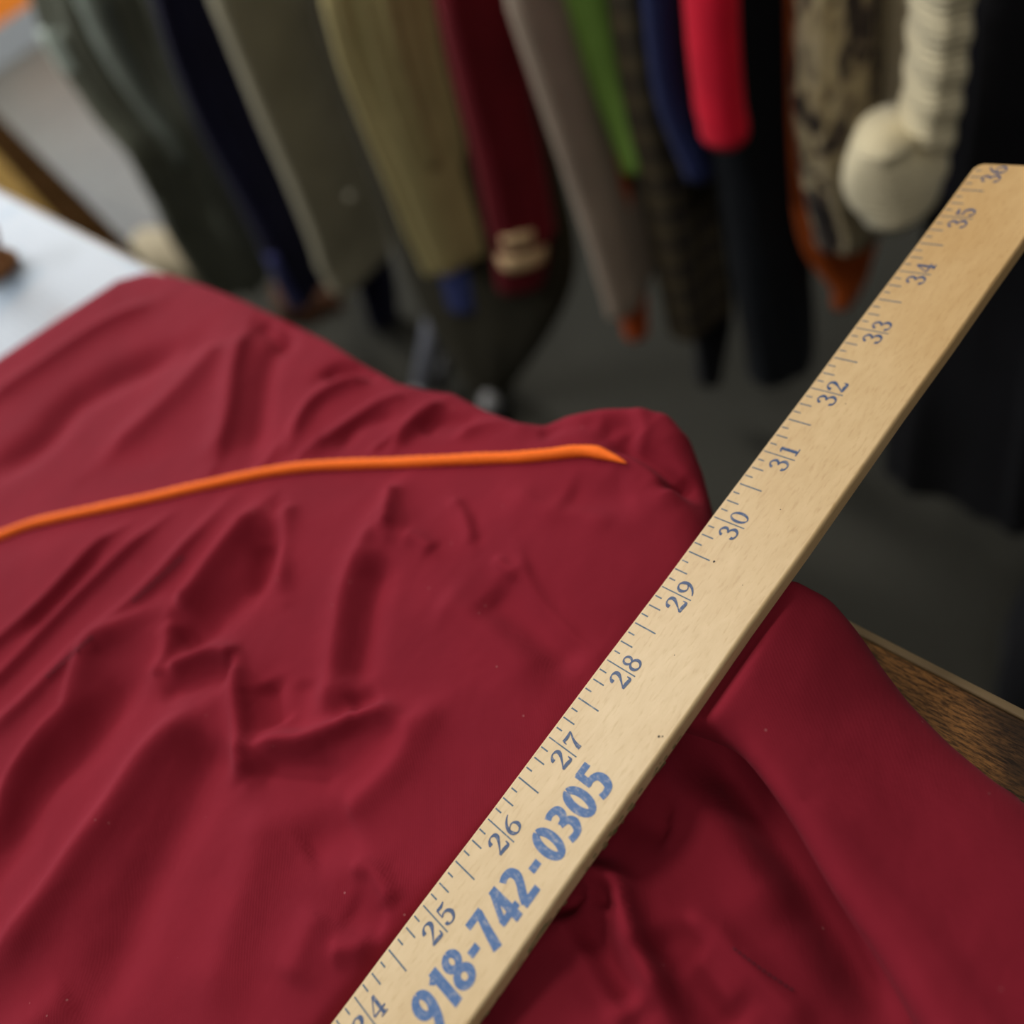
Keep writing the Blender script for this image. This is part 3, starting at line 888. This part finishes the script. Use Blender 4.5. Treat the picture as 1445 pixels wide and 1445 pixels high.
# green smear and specks
m_green = mat('green_smear', (0.13, 0.16, 0.06), 0.6); m_speck = mat('dark_speck', (0.02, 0.018, 0.015), 0.7)
gv = []; gf = []
rr = random.Random(3)
for k in range(40):
    s_ = 24.6 + 3.2 * rr.random(); z = -R_TH * (0.45 + 0.4 * rr.random()); ln = 0.02 + 0.09 * rr.random(); hz = 0.0002 + .0004 * rr.random()
    k0 = len(gv); x = (s_ - 28) * IN; y = -R_W - 0.00022
    gv += [(x, y, z), (x + ln * IN, y, z + hz * .3), (x + ln * IN * .9, y, z - hz), (x + ln * .1 * IN, y, z - hz * .8)]; gf.append((k0, k0 + 1, k0 + 2, k0 + 3))
stick_obj('green_stain', gv, gf, m_green)
for s_, t_, r in ((29.51, .345, .013), (30.37, .62, .007), (27.62, 1.0, .012), (27.64, 1.03, .008), (28.4, .62, .006), (29.4, .78, .005), (31.9, .5, .006)):
    sv = []
    for k in range(10): sv.append(((s_ - 28 + r * (1 + .25 * math.sin(3 * k)) * math.cos(k * .628)) * IN, (-t_ + r * math.sin(k * .628)) * IN, HZ * 1.7))
    stick_obj('speck_mark', sv, [tuple(range(10))], m_speck)

# ================================================================== LEFT OF THE TABLE
m_pap = paper_mat()
pap = box('paper_sheet', -0.83, -0.36, -0.30, -0.0028, TZ + 0.0003, TZ + 0.0011, m_pap)
tag(pap, 'bright white printed paper sheet on the table left of the jacket', 'paper')
m_knob = wood_mat('brown_turned_wood', (0.25, 0.10, 0.03), (0.4, 0.18, 0.06))
kp = at_z((-14, 362), TZ + 0.012)
prof2 = [(0.0, 0.0), (0.012, 0.0), (0.0145, 0.004), (0.011, 0.010), (0.009, 0.013), (0.013, 0.018), (0.0165, 0.026), (0.014, 0.033), (0.007, 0.037), (0.0, 0.038)]
V = []; Fc = []
for (r, z) in prof2:
    for k in range(24):
        a = 2 * math.pi * k / 24; V.append((kp[0] + r * math.cos(a), kp[1] + r * math.sin(a), TZ + 0.0012 + z))
for i in range(len(prof2) - 1):
    for k in range(24): Fc.append((i * 24 + k, i * 24 + (k + 1) % 24, (i + 1) * 24 + (k + 1) % 24, (i + 1) * 24 + k))
kn = normals_out(link('wooden_knob', V, Fc, m_knob))
tag(kn, 'small brown rounded wooden piece on the white paper at the left edge', 'knob')

# low bench beyond the table
m_tan = wood_mat('tan_bench_wood', (0.10, 0.062, 0.018), (0.14, 0.09, 0.03), 0.9); m_dk = wood_mat('dark_brown_wood', (0.012, 0.006, 0.002), (0.02, 0.010, 0.004), 0.95)
for m__ in (m_tan, m_dk): bsdf(m__).inputs['Specular IOR Level'].default_value = 0.0
bz = 0.40
A_ = at_z((0, 165), bz); B_ = at_z((188, 350), bz)
ang = math.atan2(B_[1] - A_[1], B_[0] - A_[0])
bench = empty('bench', (A_[0], A_[1], 0), 'tan wooden bench with dark brown rear edge beyond the table left', 'bench')
Ln = float(np.hypot(*(B_ - A_)[:2]))


def bench_box(name, u0, u1, v0, v1, z0, z1, m):
    v, f = box_vf(A_[0] + u0, A_[0] + u1, A_[1] + v0, A_[1] + v1, z0, z1)
    o = link(name, rot_pts(v, A_, ang), f, m, bench, smooth=False)
    b = o.modifiers.new('bevel', 'BEVEL'); b.width = 0.004; b.segments = 2
    return o


bench_box('seat_board', -0.7, Ln, -0.36, -0.055, bz - 0.03, bz, m_tan)
bench_box('rear_rail', -0.7, Ln, -0.055, 0.0, bz - 0.06, bz + 0.002, m_dk)
for u in (-0.6, Ln - 0.06):
    for v in (-0.34, -0.06): bench_box('leg', u, u + .04, v, v + .04, 0.0, bz - 0.03, m_dk)

# orange board standing on the skirting ledge
m_or = mat('orange_card', (0.75, 0.22, 0.02), 0.6)
ob = box('orange_board', X0 + .005, X0 + .05, 0.84, 1.45, 0.112, 0.55, m_or, None, 0.004)
tag(ob, 'orange board standing against the left wall at the top left corner', 'board')


# ================================================================== GARMENTS ON THE RACK
def yf(x): return 0.42 + 0.10 * (x + 0.5)


def on_front(px, off):
    r = ray(px)
    t = (0.42 + 0.10 * (CAM[0] + 0.5) + off - CAM[1]) / (r[1] - 0.10 * r[0])
    return CAM + r * t


BAR_Z = 1.22
BAR_OFF = 0.24


def interp_z(P, z):
    """xy along a polyline of 3D points at heights z (P ordered top to bottom); straight continuation above"""
    P = P[np.argsort(-P[:, 2])]
    zz = P[::-1, 2]
    x = np.interp(z, zz, P[::-1, 0]); y = np.interp(z, zz, P[::-1, 1])
    return np.stack([x, y], 1)


def loft(Lp, Rp, offL, offR, th, rows=44, folds=(3, 0.10), seed=0, to_bar=True, flat=0.75, hem=0.0, sway=0.0, ztop=None):
    """closed tube of cloth whose left/right outlines run through the two rays' points"""
    PL = np.array([on_front(p, offL) for p in Lp]); PR = np.array([on_front(p, offR) for p in Rp])
    PL = catmull(PL, 24); PR = catmull(PR, 24)
    zb = 0.5 * (PL[:, 2].min() + PR[:, 2].min()); zt = 0.5 * (PL[:, 2].max() + PR[:, 2].max())
    if ztop is None: ztop = BAR_Z - 0.005 if to_bar else zt
    zs = np.concatenate([np.linspace(ztop, zt, 10)[:-1], np.linspace(zt, zb, rows)]) if to_bar else np.linspace(zt, zb, rows)
    a = interp_z(PL, zs); b = interp_z(PR, zs)
    rng = random.Random(seed); ph = [rng.random() * 6.28 for _ in range(4)]
    n = 40; V = []; Fc = []
    xref = float((a[len(zs) // 2, 0] + b[len(zs) // 2, 0]) / 2)
    for i, z in enumerate(zs):
        c = (a[i] + b[i]) / 2; ax = (b[i] - a[i]) / 2
        la = np.linalg.norm(ax); ax_u = ax / la
        bx = np.array([-ax_u[1], ax_u[0]])
        if bx @ (CAM[:2] - c) < 0: bx = -bx
        k_top = np.clip((z - zt) / max(ztop - zt, 1e-6), 0, 1) if to_bar else 0
        if to_bar:
            tgt = np.array([c[0], yf(c[0]) + BAR_OFF]); c = c * (1 - k_top ** 1.5) + tgt * k_top ** 1.5
        t2 = th / 2 * (1 - 0.35 * k_top)
        dn = (zt - z) / max(zt - zb, 1e-6)
        for k in range(n):
            u = 2 * math.pi * k / n
            cu, su = math.cos(u), math.sin(u)
            ex = math.copysign(abs(cu) ** flat, cu); ey = math.copysign(abs(su) ** flat, su)
            f = 1 + folds[1] * math.sin(folds[0] * 2 * u / 2 + ph[0] + 2.0 * z * 3) * (0.5 + 0.5 * abs(su)) * 1.0
            p = c + ax_u * ex * la + bx * ey * t2 * (f + 0.9 * folds[1] * math.sin(folds[0] * 2.0 * ex * 1.6 + ph[1] + 5 * z))
            zz = z
            if hem and i > len(zs) - 6: zz = z + hem * math.sin(u + ph[2]) * (i - len(zs) + 6) / 5
            V.append((p[0], p[1], zz))
    m_ = len(zs)
    for i in range(m_ - 1):
        for k in range(n):
            k2 = (k + 1) % n; Fc.append((i * n + k, i * n + k2, (i + 1) * n + k2, (i + 1) * n + k))
    # rolled hem: inset rings
    last = [V[(m_ - 1) * n + k] for k in range(n)]
    cc = np.mean(np.array(last), 0)
    for sc, dz in ((0.90, -0.006), (0.72, 0.004), (0.66, 0.03)):
        o = len(V)
        for k in range(n):
            q = cc + (np.array(last[k]) - cc) * np.array([sc, sc, 1]); q[2] = last[k][2] + dz; V.append(tuple(q))
        for k in range(n):
            k2 = (k + 1) % n; Fc.append((o - n + k, o - n + k2, o + k2, o + k))
    Fc.append(tuple(len(V) - n + k for k in range(n)))
    Fc.append(tuple(range(n))[::-1])
    return np.array(V), Fc, n, m_


def patch(L_, th0, th1, i0, i1, off, thick=0.0015):
    """raised piece (flap, strip) following the cloth between ring angles and rows"""
    V, _, n, m_ = L_
    ks = list(range(th0, th1 + 1)); rows = list(range(i0, i1 + 1)); out = []; Fc = []
    for i in rows:
        ring = V[i * n:(i + 1) * n]; c = ring.mean(0)
        for k in ks:
            d = ring[k % n] - c; d[2] = 0; l = np.linalg.norm(d)
            out.append(ring[k % n] + d / l * off)
    w = len(ks); h = len(rows)
    base = list(out)
    for i in rows:
        ring = V[i * n:(i + 1) * n]; c = ring.mean(0)
        for k in ks:
            d = ring[k % n] - c; d[2] = 0; l = np.linalg.norm(d)
            out.append(ring[k % n] + d / l * (-0.002))
    K = w * h
    for i in range(h - 1):
        for k in range(w - 1):
            Fc.append((i * w + k, i * w + k + 1, (i + 1) * w + k + 1, (i + 1) * w + k))
            Fc.append((K + i * w + k, K + (i + 1) * w + k, K + (i + 1) * w + k + 1, K + i * w + k + 1))
    for i in range(h - 1):
        for k in (0, w - 1): Fc.append((i * w + k, (i + 1) * w + k, K + (i + 1) * w + k, K + i * w + k))
    for k in range(w - 1):
        for i in (0, h - 1): Fc.append((i * w + k, i * w + k + 1, K + i * w + k + 1, K + i * w + k))
    return out, Fc


def garment(name, part, label, cat, Lp, Rp, offL, offR, th, m, group=None, **kw):
    L_ = loft(Lp, Rp, offL, offR, th, **kw)
    V = L_[0]
    root = empty(name, (float(V[:, 0].mean()), float(V[:, 1].mean()), float(V[:, 2].min())), label, cat, group)
    normals_out(link(part, L_[0], L_[1], m, root))
    return root, L_


def add_loft(part, root, Lp, Rp, offL, offR, th, m, **kw):
    kw.setdefault('to_bar', False)
    L_ = loft(Lp, Rp, offL, offR, th, **kw)
    return normals_out(link(part, L_[0], L_[1], m, root)), L_


c_olive = cloth('olive_grey_canvas', (0.13, 0.14, 0.105)); c_olive2 = cloth('pale_olive_seam', (0.32, 0.37, 0.32))
c_navy = cloth('navy_cloth', (0.010, 0.010, 0.032)); c_navyl = cloth('light_navy_lining', (0.05, 0.055, 0.17))
c_sage = cloth('sage_khaki', (0.30, 0.275, 0.19)); c_khaki = cloth('yellow_khaki', (0.50, 0.42, 0.19))
c_mar = cloth('dark_red_cloth', (0.14, 0.006, 0.012)); c_cream = cloth('cream_stripe', (0.75, 0.52, 0.28))
c_dol = cloth('dark_olive_cloth', (0.028, 0.024, 0.012)); c_taupe = cloth('taupe_cloth', (0.32, 0.25, 0.19))
c_rust = cloth('rust_cloth', (0.45, 0.075, 0.012)); c_green = cloth('leaf_green', (0.26, 0.46, 0.09)); c_red = cloth('bright_red', (0.62, 0.008, 0.03))
c_teal = cloth('black_teal', (0.008, 0.010, 0.013)); c_blk = cloth('black_wool', (0.006, 0.006, 0.008)); c_blue = cloth('royal_blue', (0.045, 0.06, 0.19))
c_orange = cloth('burnt_orange', (0.40, 0.075, 0.008)); c_purple = cloth('dark_purple', (0.015, 0.010, 0.035))
k_cream = knit_mat('cream_knit', (0.66, 0.58, 0.38)); k_rib = knit_mat('beige_rib', (0.33, 0.27, 0.17))
m_plaid = plaid_mat(); m_camo = camo_mat()
GR = 'clothes hanging on the rack'

# olive cargo trousers
g, L_ = garment('hanging_trousers', 'trouser_leg', 'olive grey cargo trousers hanging at the far left of the rack', 'trousers',
                [(38, -30), (62, 40), (90, 90), (130, 150), (178, 205), (212, 270), (240, 330), (285, 400)], [(240, -30), (262, 60), (285, 130), (310, 200), (345, 280), (372, 350), (385, 405)], -0.02, 0.07, 0.07, c_olive, GR, folds=(5, 0.32), seed=3)
v, f = patch(L_, 12, 17, 13, 32, 0.007); normals_out(link('cargo_pocket', v, f, c_olive, g))
v, f = patch(L_, 12, 17, 12, 17, 0.011); normals_out(link('pocket_flap', v, f, c_olive2, g))
v, f = patch(L_, 9, 10, 6, 30, 0.006); normals_out(link('side_seam', v, f, c_olive2, g))
# navy
g, L_ = garment('hanging_trousers', 'trouser_leg', 'dark navy trousers hanging right of the olive cargo trousers', 'trousers',
                [(208, -30), (240, 80), (285, 190), (340, 290), (378, 365), (398, 410)], [(320, -30), (350, 90), (390, 200), (425, 290), (450, 370), (460, 405)], 0.0, 0.10, 0.05, c_navy, GR, folds=(4, 0.2), seed=5)
v, f = patch(L_, 16, 20, 42, 52, 0.004); normals_out(link('leg_lining', v, f, c_navyl, g))
# sage
g, L_ = garment('hanging_trousers', 'trouser_leg', 'sage khaki trousers with pale front crease beside the navy trousers', 'trousers',
                [(285, -30), (330, 80), (372, 180), (412, 270), (440, 340), (452, 380)], [(455, -30), (478, 90), (505, 190), (530, 280), (548, 345), (556, 372)], 0.0, 0.14, 0.05, c_sage, GR, folds=(3, 0.06), seed=7, flat=0.6)
bp_ = on_front((497, 276), 0.045)
v, f = tube_vf([bp_ + np.array([0.0, 0, 0]), bp_ + np.array([0.012, -0.010, 0.008])], [0.006, 0.006], 14)
normals_out(link('button', v, f, mat('pale_button', (0.3, 0.28, 0.2), 0.4), g))
# khaki
g, L_ = garment('hanging_trousers', 'trouser_leg', 'yellow khaki trousers hanging left of the dark red jacket', 'trousers',
                [(445, -30), (478, 90), (512, 180), (545, 260), (570, 325), (586, 358)], [(608, -30), (632, 90), (655, 180), (676, 260), (690, 320), (692, 362)], -0.03, 0.05, 0.045, c_khaki, GR, folds=(5, 0.22), seed=9)
v, f = patch(L_, 9, 10, 5, 34, 0.004); normals_out(link('front_crease', v, f, c_khaki, g))
# royal blue sleeve end below the khaki trousers
g, L_ = garment('hanging_jacket', 'sleeve', 'royal blue sleeve end hanging below the khaki trousers', 'jacket',
                [(570, 200), (596, 300), (620, 380), (632, 425)], [(640, 200), (662, 300), (684, 380), (686, 430)], 0.02, 0.05, 0.035, c_blue, GR, seed=11)
# maroon sleeve with striped cuff
g, L_ = garment('hanging_jacket', 'sleeve', 'dark red jacket sleeve with two cream stripes on its cuff', 'jacket',
                [(608, -30), (630, 70), (650, 150), (670, 230), (684, 300), (690, 330)], [(728, -30), (742, 80), (758, 170), (772, 250), (782, 310), (784, 332)], -0.01, 0.05, 0.055, c_mar, GR, seed=13, folds=(3, 0.1))
add_loft('cuff', g, [(698, 318), (697, 360), (700, 398)], [(776, 318), (774, 360), (768, 392)], 0.0, 0.035, 0.045, c_mar, rows=12, folds=(2, 0.02))
add_loft('cuff_stripe', g, [(704, 320), (704, 331)], [(758, 318), (757, 329)], -0.006, 0.020, 0.040, c_cream, rows=5, folds=(2, 0.0))
add_loft('cuff_stripe', g, [(700, 346), (702, 362)], [(772, 344), (769, 358)], -0.006, 0.030, 0.048, c_cream, rows=5, folds=(2, 0.0))
# navy sleeve tip below sage
g, L_ = garment('hanging_jacket', 'sleeve', 'dark navy sleeve end hanging below the sage khaki trousers', 'jacket',
                [(470, 240), (490, 330), (506, 400), (524, 462)], [(520, 240), (540, 330), (558, 400), (562, 460)], 0.12, 0.15, 0.05, c_navy, GR, seed=15)
# long dark olive garment behind
g, L_ = garment('hanging_coat', 'coat_skirt', 'long dark olive coat reaching near the floor behind the khaki trousers', 'coat',
                [(520, 240), (560, 350), (600, 440), (640, 510), (668, 555)], [(790, 240), (812, 340), (806, 410), (770, 480), (715, 555)], 0.03, 0.06, 0.04, c_dol, GR, seed=17)
# taupe
g, L_ = garment('hanging_trousers', 'trouser_leg', 'taupe brown trousers with pale front edge right of the dark red jacket', 'trousers',
                [(712, -30), (742, 60), (775, 160), (808, 260), (838, 350), (852, 400), (860, 424)], [(838, -30), (862, 70), (885, 170), (905, 260), (916, 330), (914, 376)], -0.02, 0.10, 0.045, c_taupe, GR, folds=(3, 0.1), seed=19)
v, f = patch(L_, 8, 9, 3, 25, 0.004); normals_out(link('side_seam', v, f, c_taupe, g))
g, L_ = garment('hanging_jacket', 'sleeve', 'rust orange sleeve end peeking below the taupe trousers', 'jacket',
                [(858, 250), (866, 340), (870, 420), (880, 472)], [(880, 250), (892, 340), (912, 405), (914, 458)], 0.03, 0.05, 0.032, c_rust, GR, seed=21)
# green
g, L_ = garment('hanging_shirt', 'shirt_panel', 'leaf green shirt hem showing between taupe trousers and dark plaid shirt', 'shirt',
                [(790, -30), (818, 50), (846, 120), (872, 180), (893, 225)], [(842, -30), (862, 50), (880, 120), (892, 175), (902, 222)], 0.02, 0.06, 0.03, c_green, GR, seed=23)
# plaid
g, L_ = garment('hanging_shirt', 'shirt_panel', 'dark plaid flannel shirt hanging right of the green shirt', 'shirt',
                [(872, -30), (885, 80), (900, 180), (918, 280), (935, 380), (950, 450)], [(945, -30), (966, 90), (985, 190), (1000, 290), (1012, 380), (1020, 445)], 0.02, 0.10, 0.05, m_plaid, GR, seed=25, folds=(4, 0.15))
g, L_ = garment('hanging_trousers', 'trouser_leg', 'black trouser leg end hanging below the dark plaid shirt', 'trousers',
                [(955, 250), (965, 350), (975, 440), (985, 530)], [(1010, 250), (1025, 350), (1035, 440), (1010, 532)], 0.13, 0.16, 0.04, c_blk, GR, seed=27)
# blue/navy
g, L_ = garment('hanging_shirt', 'shirt_panel', 'thin navy blue shirt edge left of the bright red sleeve', 'shirt',
                [(922, -30), (930, 60), (940, 130), (958, 190), (980, 240)], [(940, -30), (947, 60), (957, 130), (980, 190), (1000, 240)], -0.01, 0.02, 0.025, cloth('navy_blue_cloth', (0.012, 0.018, 0.07)), GR, seed=29)
# red sleeve
g, L_ = garment('hanging_sweatshirt', 'sleeve', 'bright red rounded sleeve end hanging in front of the black coat', 'sweatshirt',
                [(970, -30), (976, 60), (982, 120), (986, 165), (992, 185)], [(1032, -30), (1036, 60), (1042, 120), (1049, 160), (1046, 183)], -0.03, 0.0, 0.05, c_red, GR, seed=31, folds=(2, 0.03), flat=0.95)
# teal/black
g, L_ = garment('hanging_coat', 'coat_panel', 'black teal coat hanging between the red sleeve and the camouflage jacket', 'coat',
                [(985, -30), (995, 100), (1010, 220), (1028, 330), (1045, 430), (1062, 515)], [(1128, -30), (1130, 100), (1128, 220), (1132, 330), (1138, 430), (1135, 515)], 0.05, 0.12, 0.06, c_teal, GR, seed=33)
# burnt orange with pointed hem
g, L_ = garment('hanging_shirt', 'shirt_tail', 'burnt orange shirt tail with pointed hem under the camouflage jacket', 'shirt',
                [(1108, -30), (1110, 100), (1113, 200), (1120, 300), (1134, 355), (1160, 392), (1182, 416)], [(1240, -30), (1240, 100), (1240, 200), (1240, 300), (1238, 340), (1222, 375), (1194, 416)], 0.06, 0.10, 0.022, c_orange, GR, seed=35)
# camo
g, L_ = garment('hanging_jacket', 'jacket_panel', 'brown branch camouflage jacket hanging left of the cream knit sweater', 'jacket',
                [(1126, -30), (1124, 60), (1120, 130), (1128, 210), (1142, 280), (1158, 338)], [(1240, -30), (1240, 60), (1238, 140), (1232, 220), (1232, 280), (1238, 318)], 0.0, 0.05, 0.045, m_camo, GR, seed=37, folds=(4, 0.2))
# cream knit
g, L_ = garment('hanging_sweater', 'sweater_body', 'cream cable knit sweater with rolled sleeve cuff right of the camouflage', 'sweater',
                [(1243, -30), (1242, 80), (1240, 170), (1250, 225)], [(1300, -30), (1298, 80), (1292, 170), (1285, 222)], 0.03, 0.05, 0.04, k_rib, GR, seed=39, folds=(5, 0.2))
V = []; Fc = []
o_, L_ = add_loft('sleeve', g, [(1300, -40), (1292, 60), (1282, 140), (1262, 235)], [(1362, -40), (1354, 60), (1346, 140), (1328, 235)], -0.03, -0.01, 0.05, k_cream, rows=70, folds=(2, 0.05), seed=41, to_bar=True)
co = np.empty(len(o_.data.vertices) * 3); o_.data.vertices.foreach_get('co', co); co = co.reshape(-1, 3)
cz = co[:, 2]; cxy = co[:, :2]
mean = cxy.mean(0)
k_ = 1 + 0.05 * np.sin(cz * 260 + np.arctan2(cxy[:, 1] - mean[1], cxy[:, 0] - mean[0]) * 2)
for i in range(L_[3]):
    sl_ = slice(i * L_[2], (i + 1) * L_[2]); c0 = co[sl_, :2].mean(0); co[sl_, :2] = c0 + (co[sl_, :2] - c0) * k_[sl_, None]
o_.data.vertices.foreach_set('co', co.ravel()); o_.data.update()
add_loft('rolled_cuff', g, [(1238, 172), (1214, 184), (1196, 212), (1189, 243), (1196, 268), (1214, 284)], [(1296, 196), (1316, 210), (1330, 234), (1331, 256), (1323, 276), (1303, 288)], -0.045, -0.03, 0.06, k_cream, rows=22, folds=(2, 0.03), seed=43, flat=0.9)
# purple + black at the right
g, L_ = garment('hanging_jacket', 'jacket_panel', 'dark purple jacket edge just right of the cream sweater', 'jacket',
                [(1338, -30), (1334, 80), (1326, 170), (1322, 250)], [(1400, -30), (1396, 80), (1385, 170), (1372, 250)], 0.04, 0.07, 0.04, c_purple, GR, seed=45)
g, L_ = garment('hanging_coat', 'coat_panel', 'long black coat hanging at the right end behind the yardstick tip', 'coat',
                [(1352, -30), (1340, 120), (1322, 260), (1290, 420), (1262, 560), (1250, 640)], [(1600, -30), (1590, 120), (1560, 300), (1540, 450), (1520, 600), (1500, 740)], 0.07, 0.05, 0.07, c_blk, GR, seed=47, folds=(5, 0.2))

# the rack itself
m_chr = mat('grey_metal_tube', (0.22, 0.23, 0.27), 0.4, metal=0.3); m_blkp = mat('black_plastic', (0.015, 0.015, 0.016), 0.4); m_wht = mat('white_caster_cover', (0.3, 0.3, 0.3), 0.4)
rack = empty('clothing_rack', (-0.8, 0.63, 0), 'chrome rolling clothing rack holding the row of garments', 'clothing rack')
xa, xb = -1.55, 0.42


def rp(x, off, z): return np.array([x, yf(x) + off, z])


tube('top_rail', [rp(xa, BAR_OFF, BAR_Z), rp(xb, BAR_OFF, BAR_Z)], 0.013, m_chr, rack, 16)
for x in (xa, xb):
    tube('upright', [rp(x, BAR_OFF, 0.06), rp(x, BAR_OFF, BAR_Z + 0.02)], 0.014, m_chr, rack, 16)
    tube('end_foot', [rp(x, BAR_OFF - 0.27, 0.075), rp(x, BAR_OFF + .27, 0.075)], 0.015, m_chr, rack, 14)
fa = at_z((614, 440), 0.16); fb = at_z((592, 556), 0.05)
tube('centre_foot', [fa + (fa - fb) * 0.1, fa, fb], 0.016, m_chr, rack, 14)
tube('foot_sleeve', [fa + (fb - fa) * .55 + np.array([.03, .02, 0]), fb + np.array([.03, .02, 0])], 0.012, m_blkp, rack, 12)


def caster(p):
    c = tube('caster', [p + np.array([-.011, 0, .027]), p + np.array([.011, 0, .027])], 0.026, m_blkp, rack, 20)
    h = np.array([0, 0, .0])
    v, f = tube_vf([p + np.array([0, 0, .045]), p + np.array([0, 0, .06]), p + np.array([0, 0, .075])], [0.018, 0.016, 0.008], 16)
    vv = np.array(v)
    o = link('caster_cover', vv, f, m_wht, rack); normals_out(o)


for x in (xa, xb):
    for o_f in (BAR_OFF - 0.25, BAR_OFF + 0.25): caster(rp(x, o_f, 0.0))
cp = at_z((690, 566), 0.06); caster(np.array([cp[0], cp[1], 0.0]))
cp2 = at_z((592, 566), 0.05); caster(np.array([cp2[0], cp2[1], 0.0]))


# floor bundles
def bundle(name, px, rx, ry, h, m, label, cat, seed):
    c = at_z(px, h * 0.5); rng = random.Random(seed); V = []; Fc = []
    ph = [rng.random() * 6 for _ in range(6)]; nr, n = 14, 36
    for i in range(nr + 1):
        e = i / nr * math.pi / 2
        for k in range(n):
            a = 2 * math.pi * k / n
            w = 1 + 0.10 * math.sin(3 * a + ph[0]) + 0.06 * math.sin(7 * a + ph[1] + 3 * e)
            V.append((c[0] + rx * math.cos(e) ** .7 * w * math.cos(a), c[1] + ry * math.cos(e) ** .7 * w * math.sin(a), h * math.sin(e) * (1 + 0.12 * math.sin(4 * a + ph[2]) * math.cos(e))))
    for i in range(nr):
        for k in range(n): Fc.append((i * n + k, i * n + (k + 1) % n, (i + 1) * n + (k + 1) % n, (i + 1) * n + k))
    Fc.append(tuple(range(n))[::-1])
    o = normals_out(link(name, V, Fc, m)); return tag(o, label, cat)


bundle('cloth_bundle', (215, 368), 0.13, 0.10, 0.10, cloth('beige_cloth', (0.30, 0.26, 0.18)), 'beige cloth bundle on the floor below the olive trousers', 'bundle', 1)
bundle('cloth_bundle', (425, 415), 0.10, 0.06, 0.05, cloth('brown_red_cloth', (0.07, 0.028, 0.012)), 'reddish brown cloth bundle on the floor below the navy trousers', 'bundle', 2)
bundle('cloth_bundle', (1600, 840), 0.10, 0.14, 0.22, c_blk, 'black cloth bundle on the floor at the right edge beyond the table', 'bundle', 3)

# ceiling fixtures that hold the lights; front left and left wall ones are added
m_lamp = mat('lamp_diffuser', (0.9, 0.9, 0.85), 0.5)
bsdf(m_lamp).inputs['Emission Color'].default_value = (1, 0.94, 0.85, 1); bsdf(m_lamp).inputs['Emission Strength'].default_value = 2.0
for (x, y, lb) in ((-2.5, -1.5, 'added rectangular ceiling lamp brightening garment edges from the front left corner'), (-1.45, 0.05, 'rectangular ceiling lamp above the table left'), (0.75, -0.75, 'rectangular ceiling lamp above the table right'), (-3.0, 1.0, 'added rectangular ceiling lamp brightening the floor near the left wall')):
    lp = empty('ceiling_lamp', (x, y, 2.5), lb, 'lamp')
    box('lamp_housing', x - .65, x + .65, y - .2, y + .2, 2.53, 2.6, m_frame, lp)
    box('lamp_diffuser', x - .62, x + .62, y - .18, y + .18, 2.50, 2.53, m_lamp, lp)
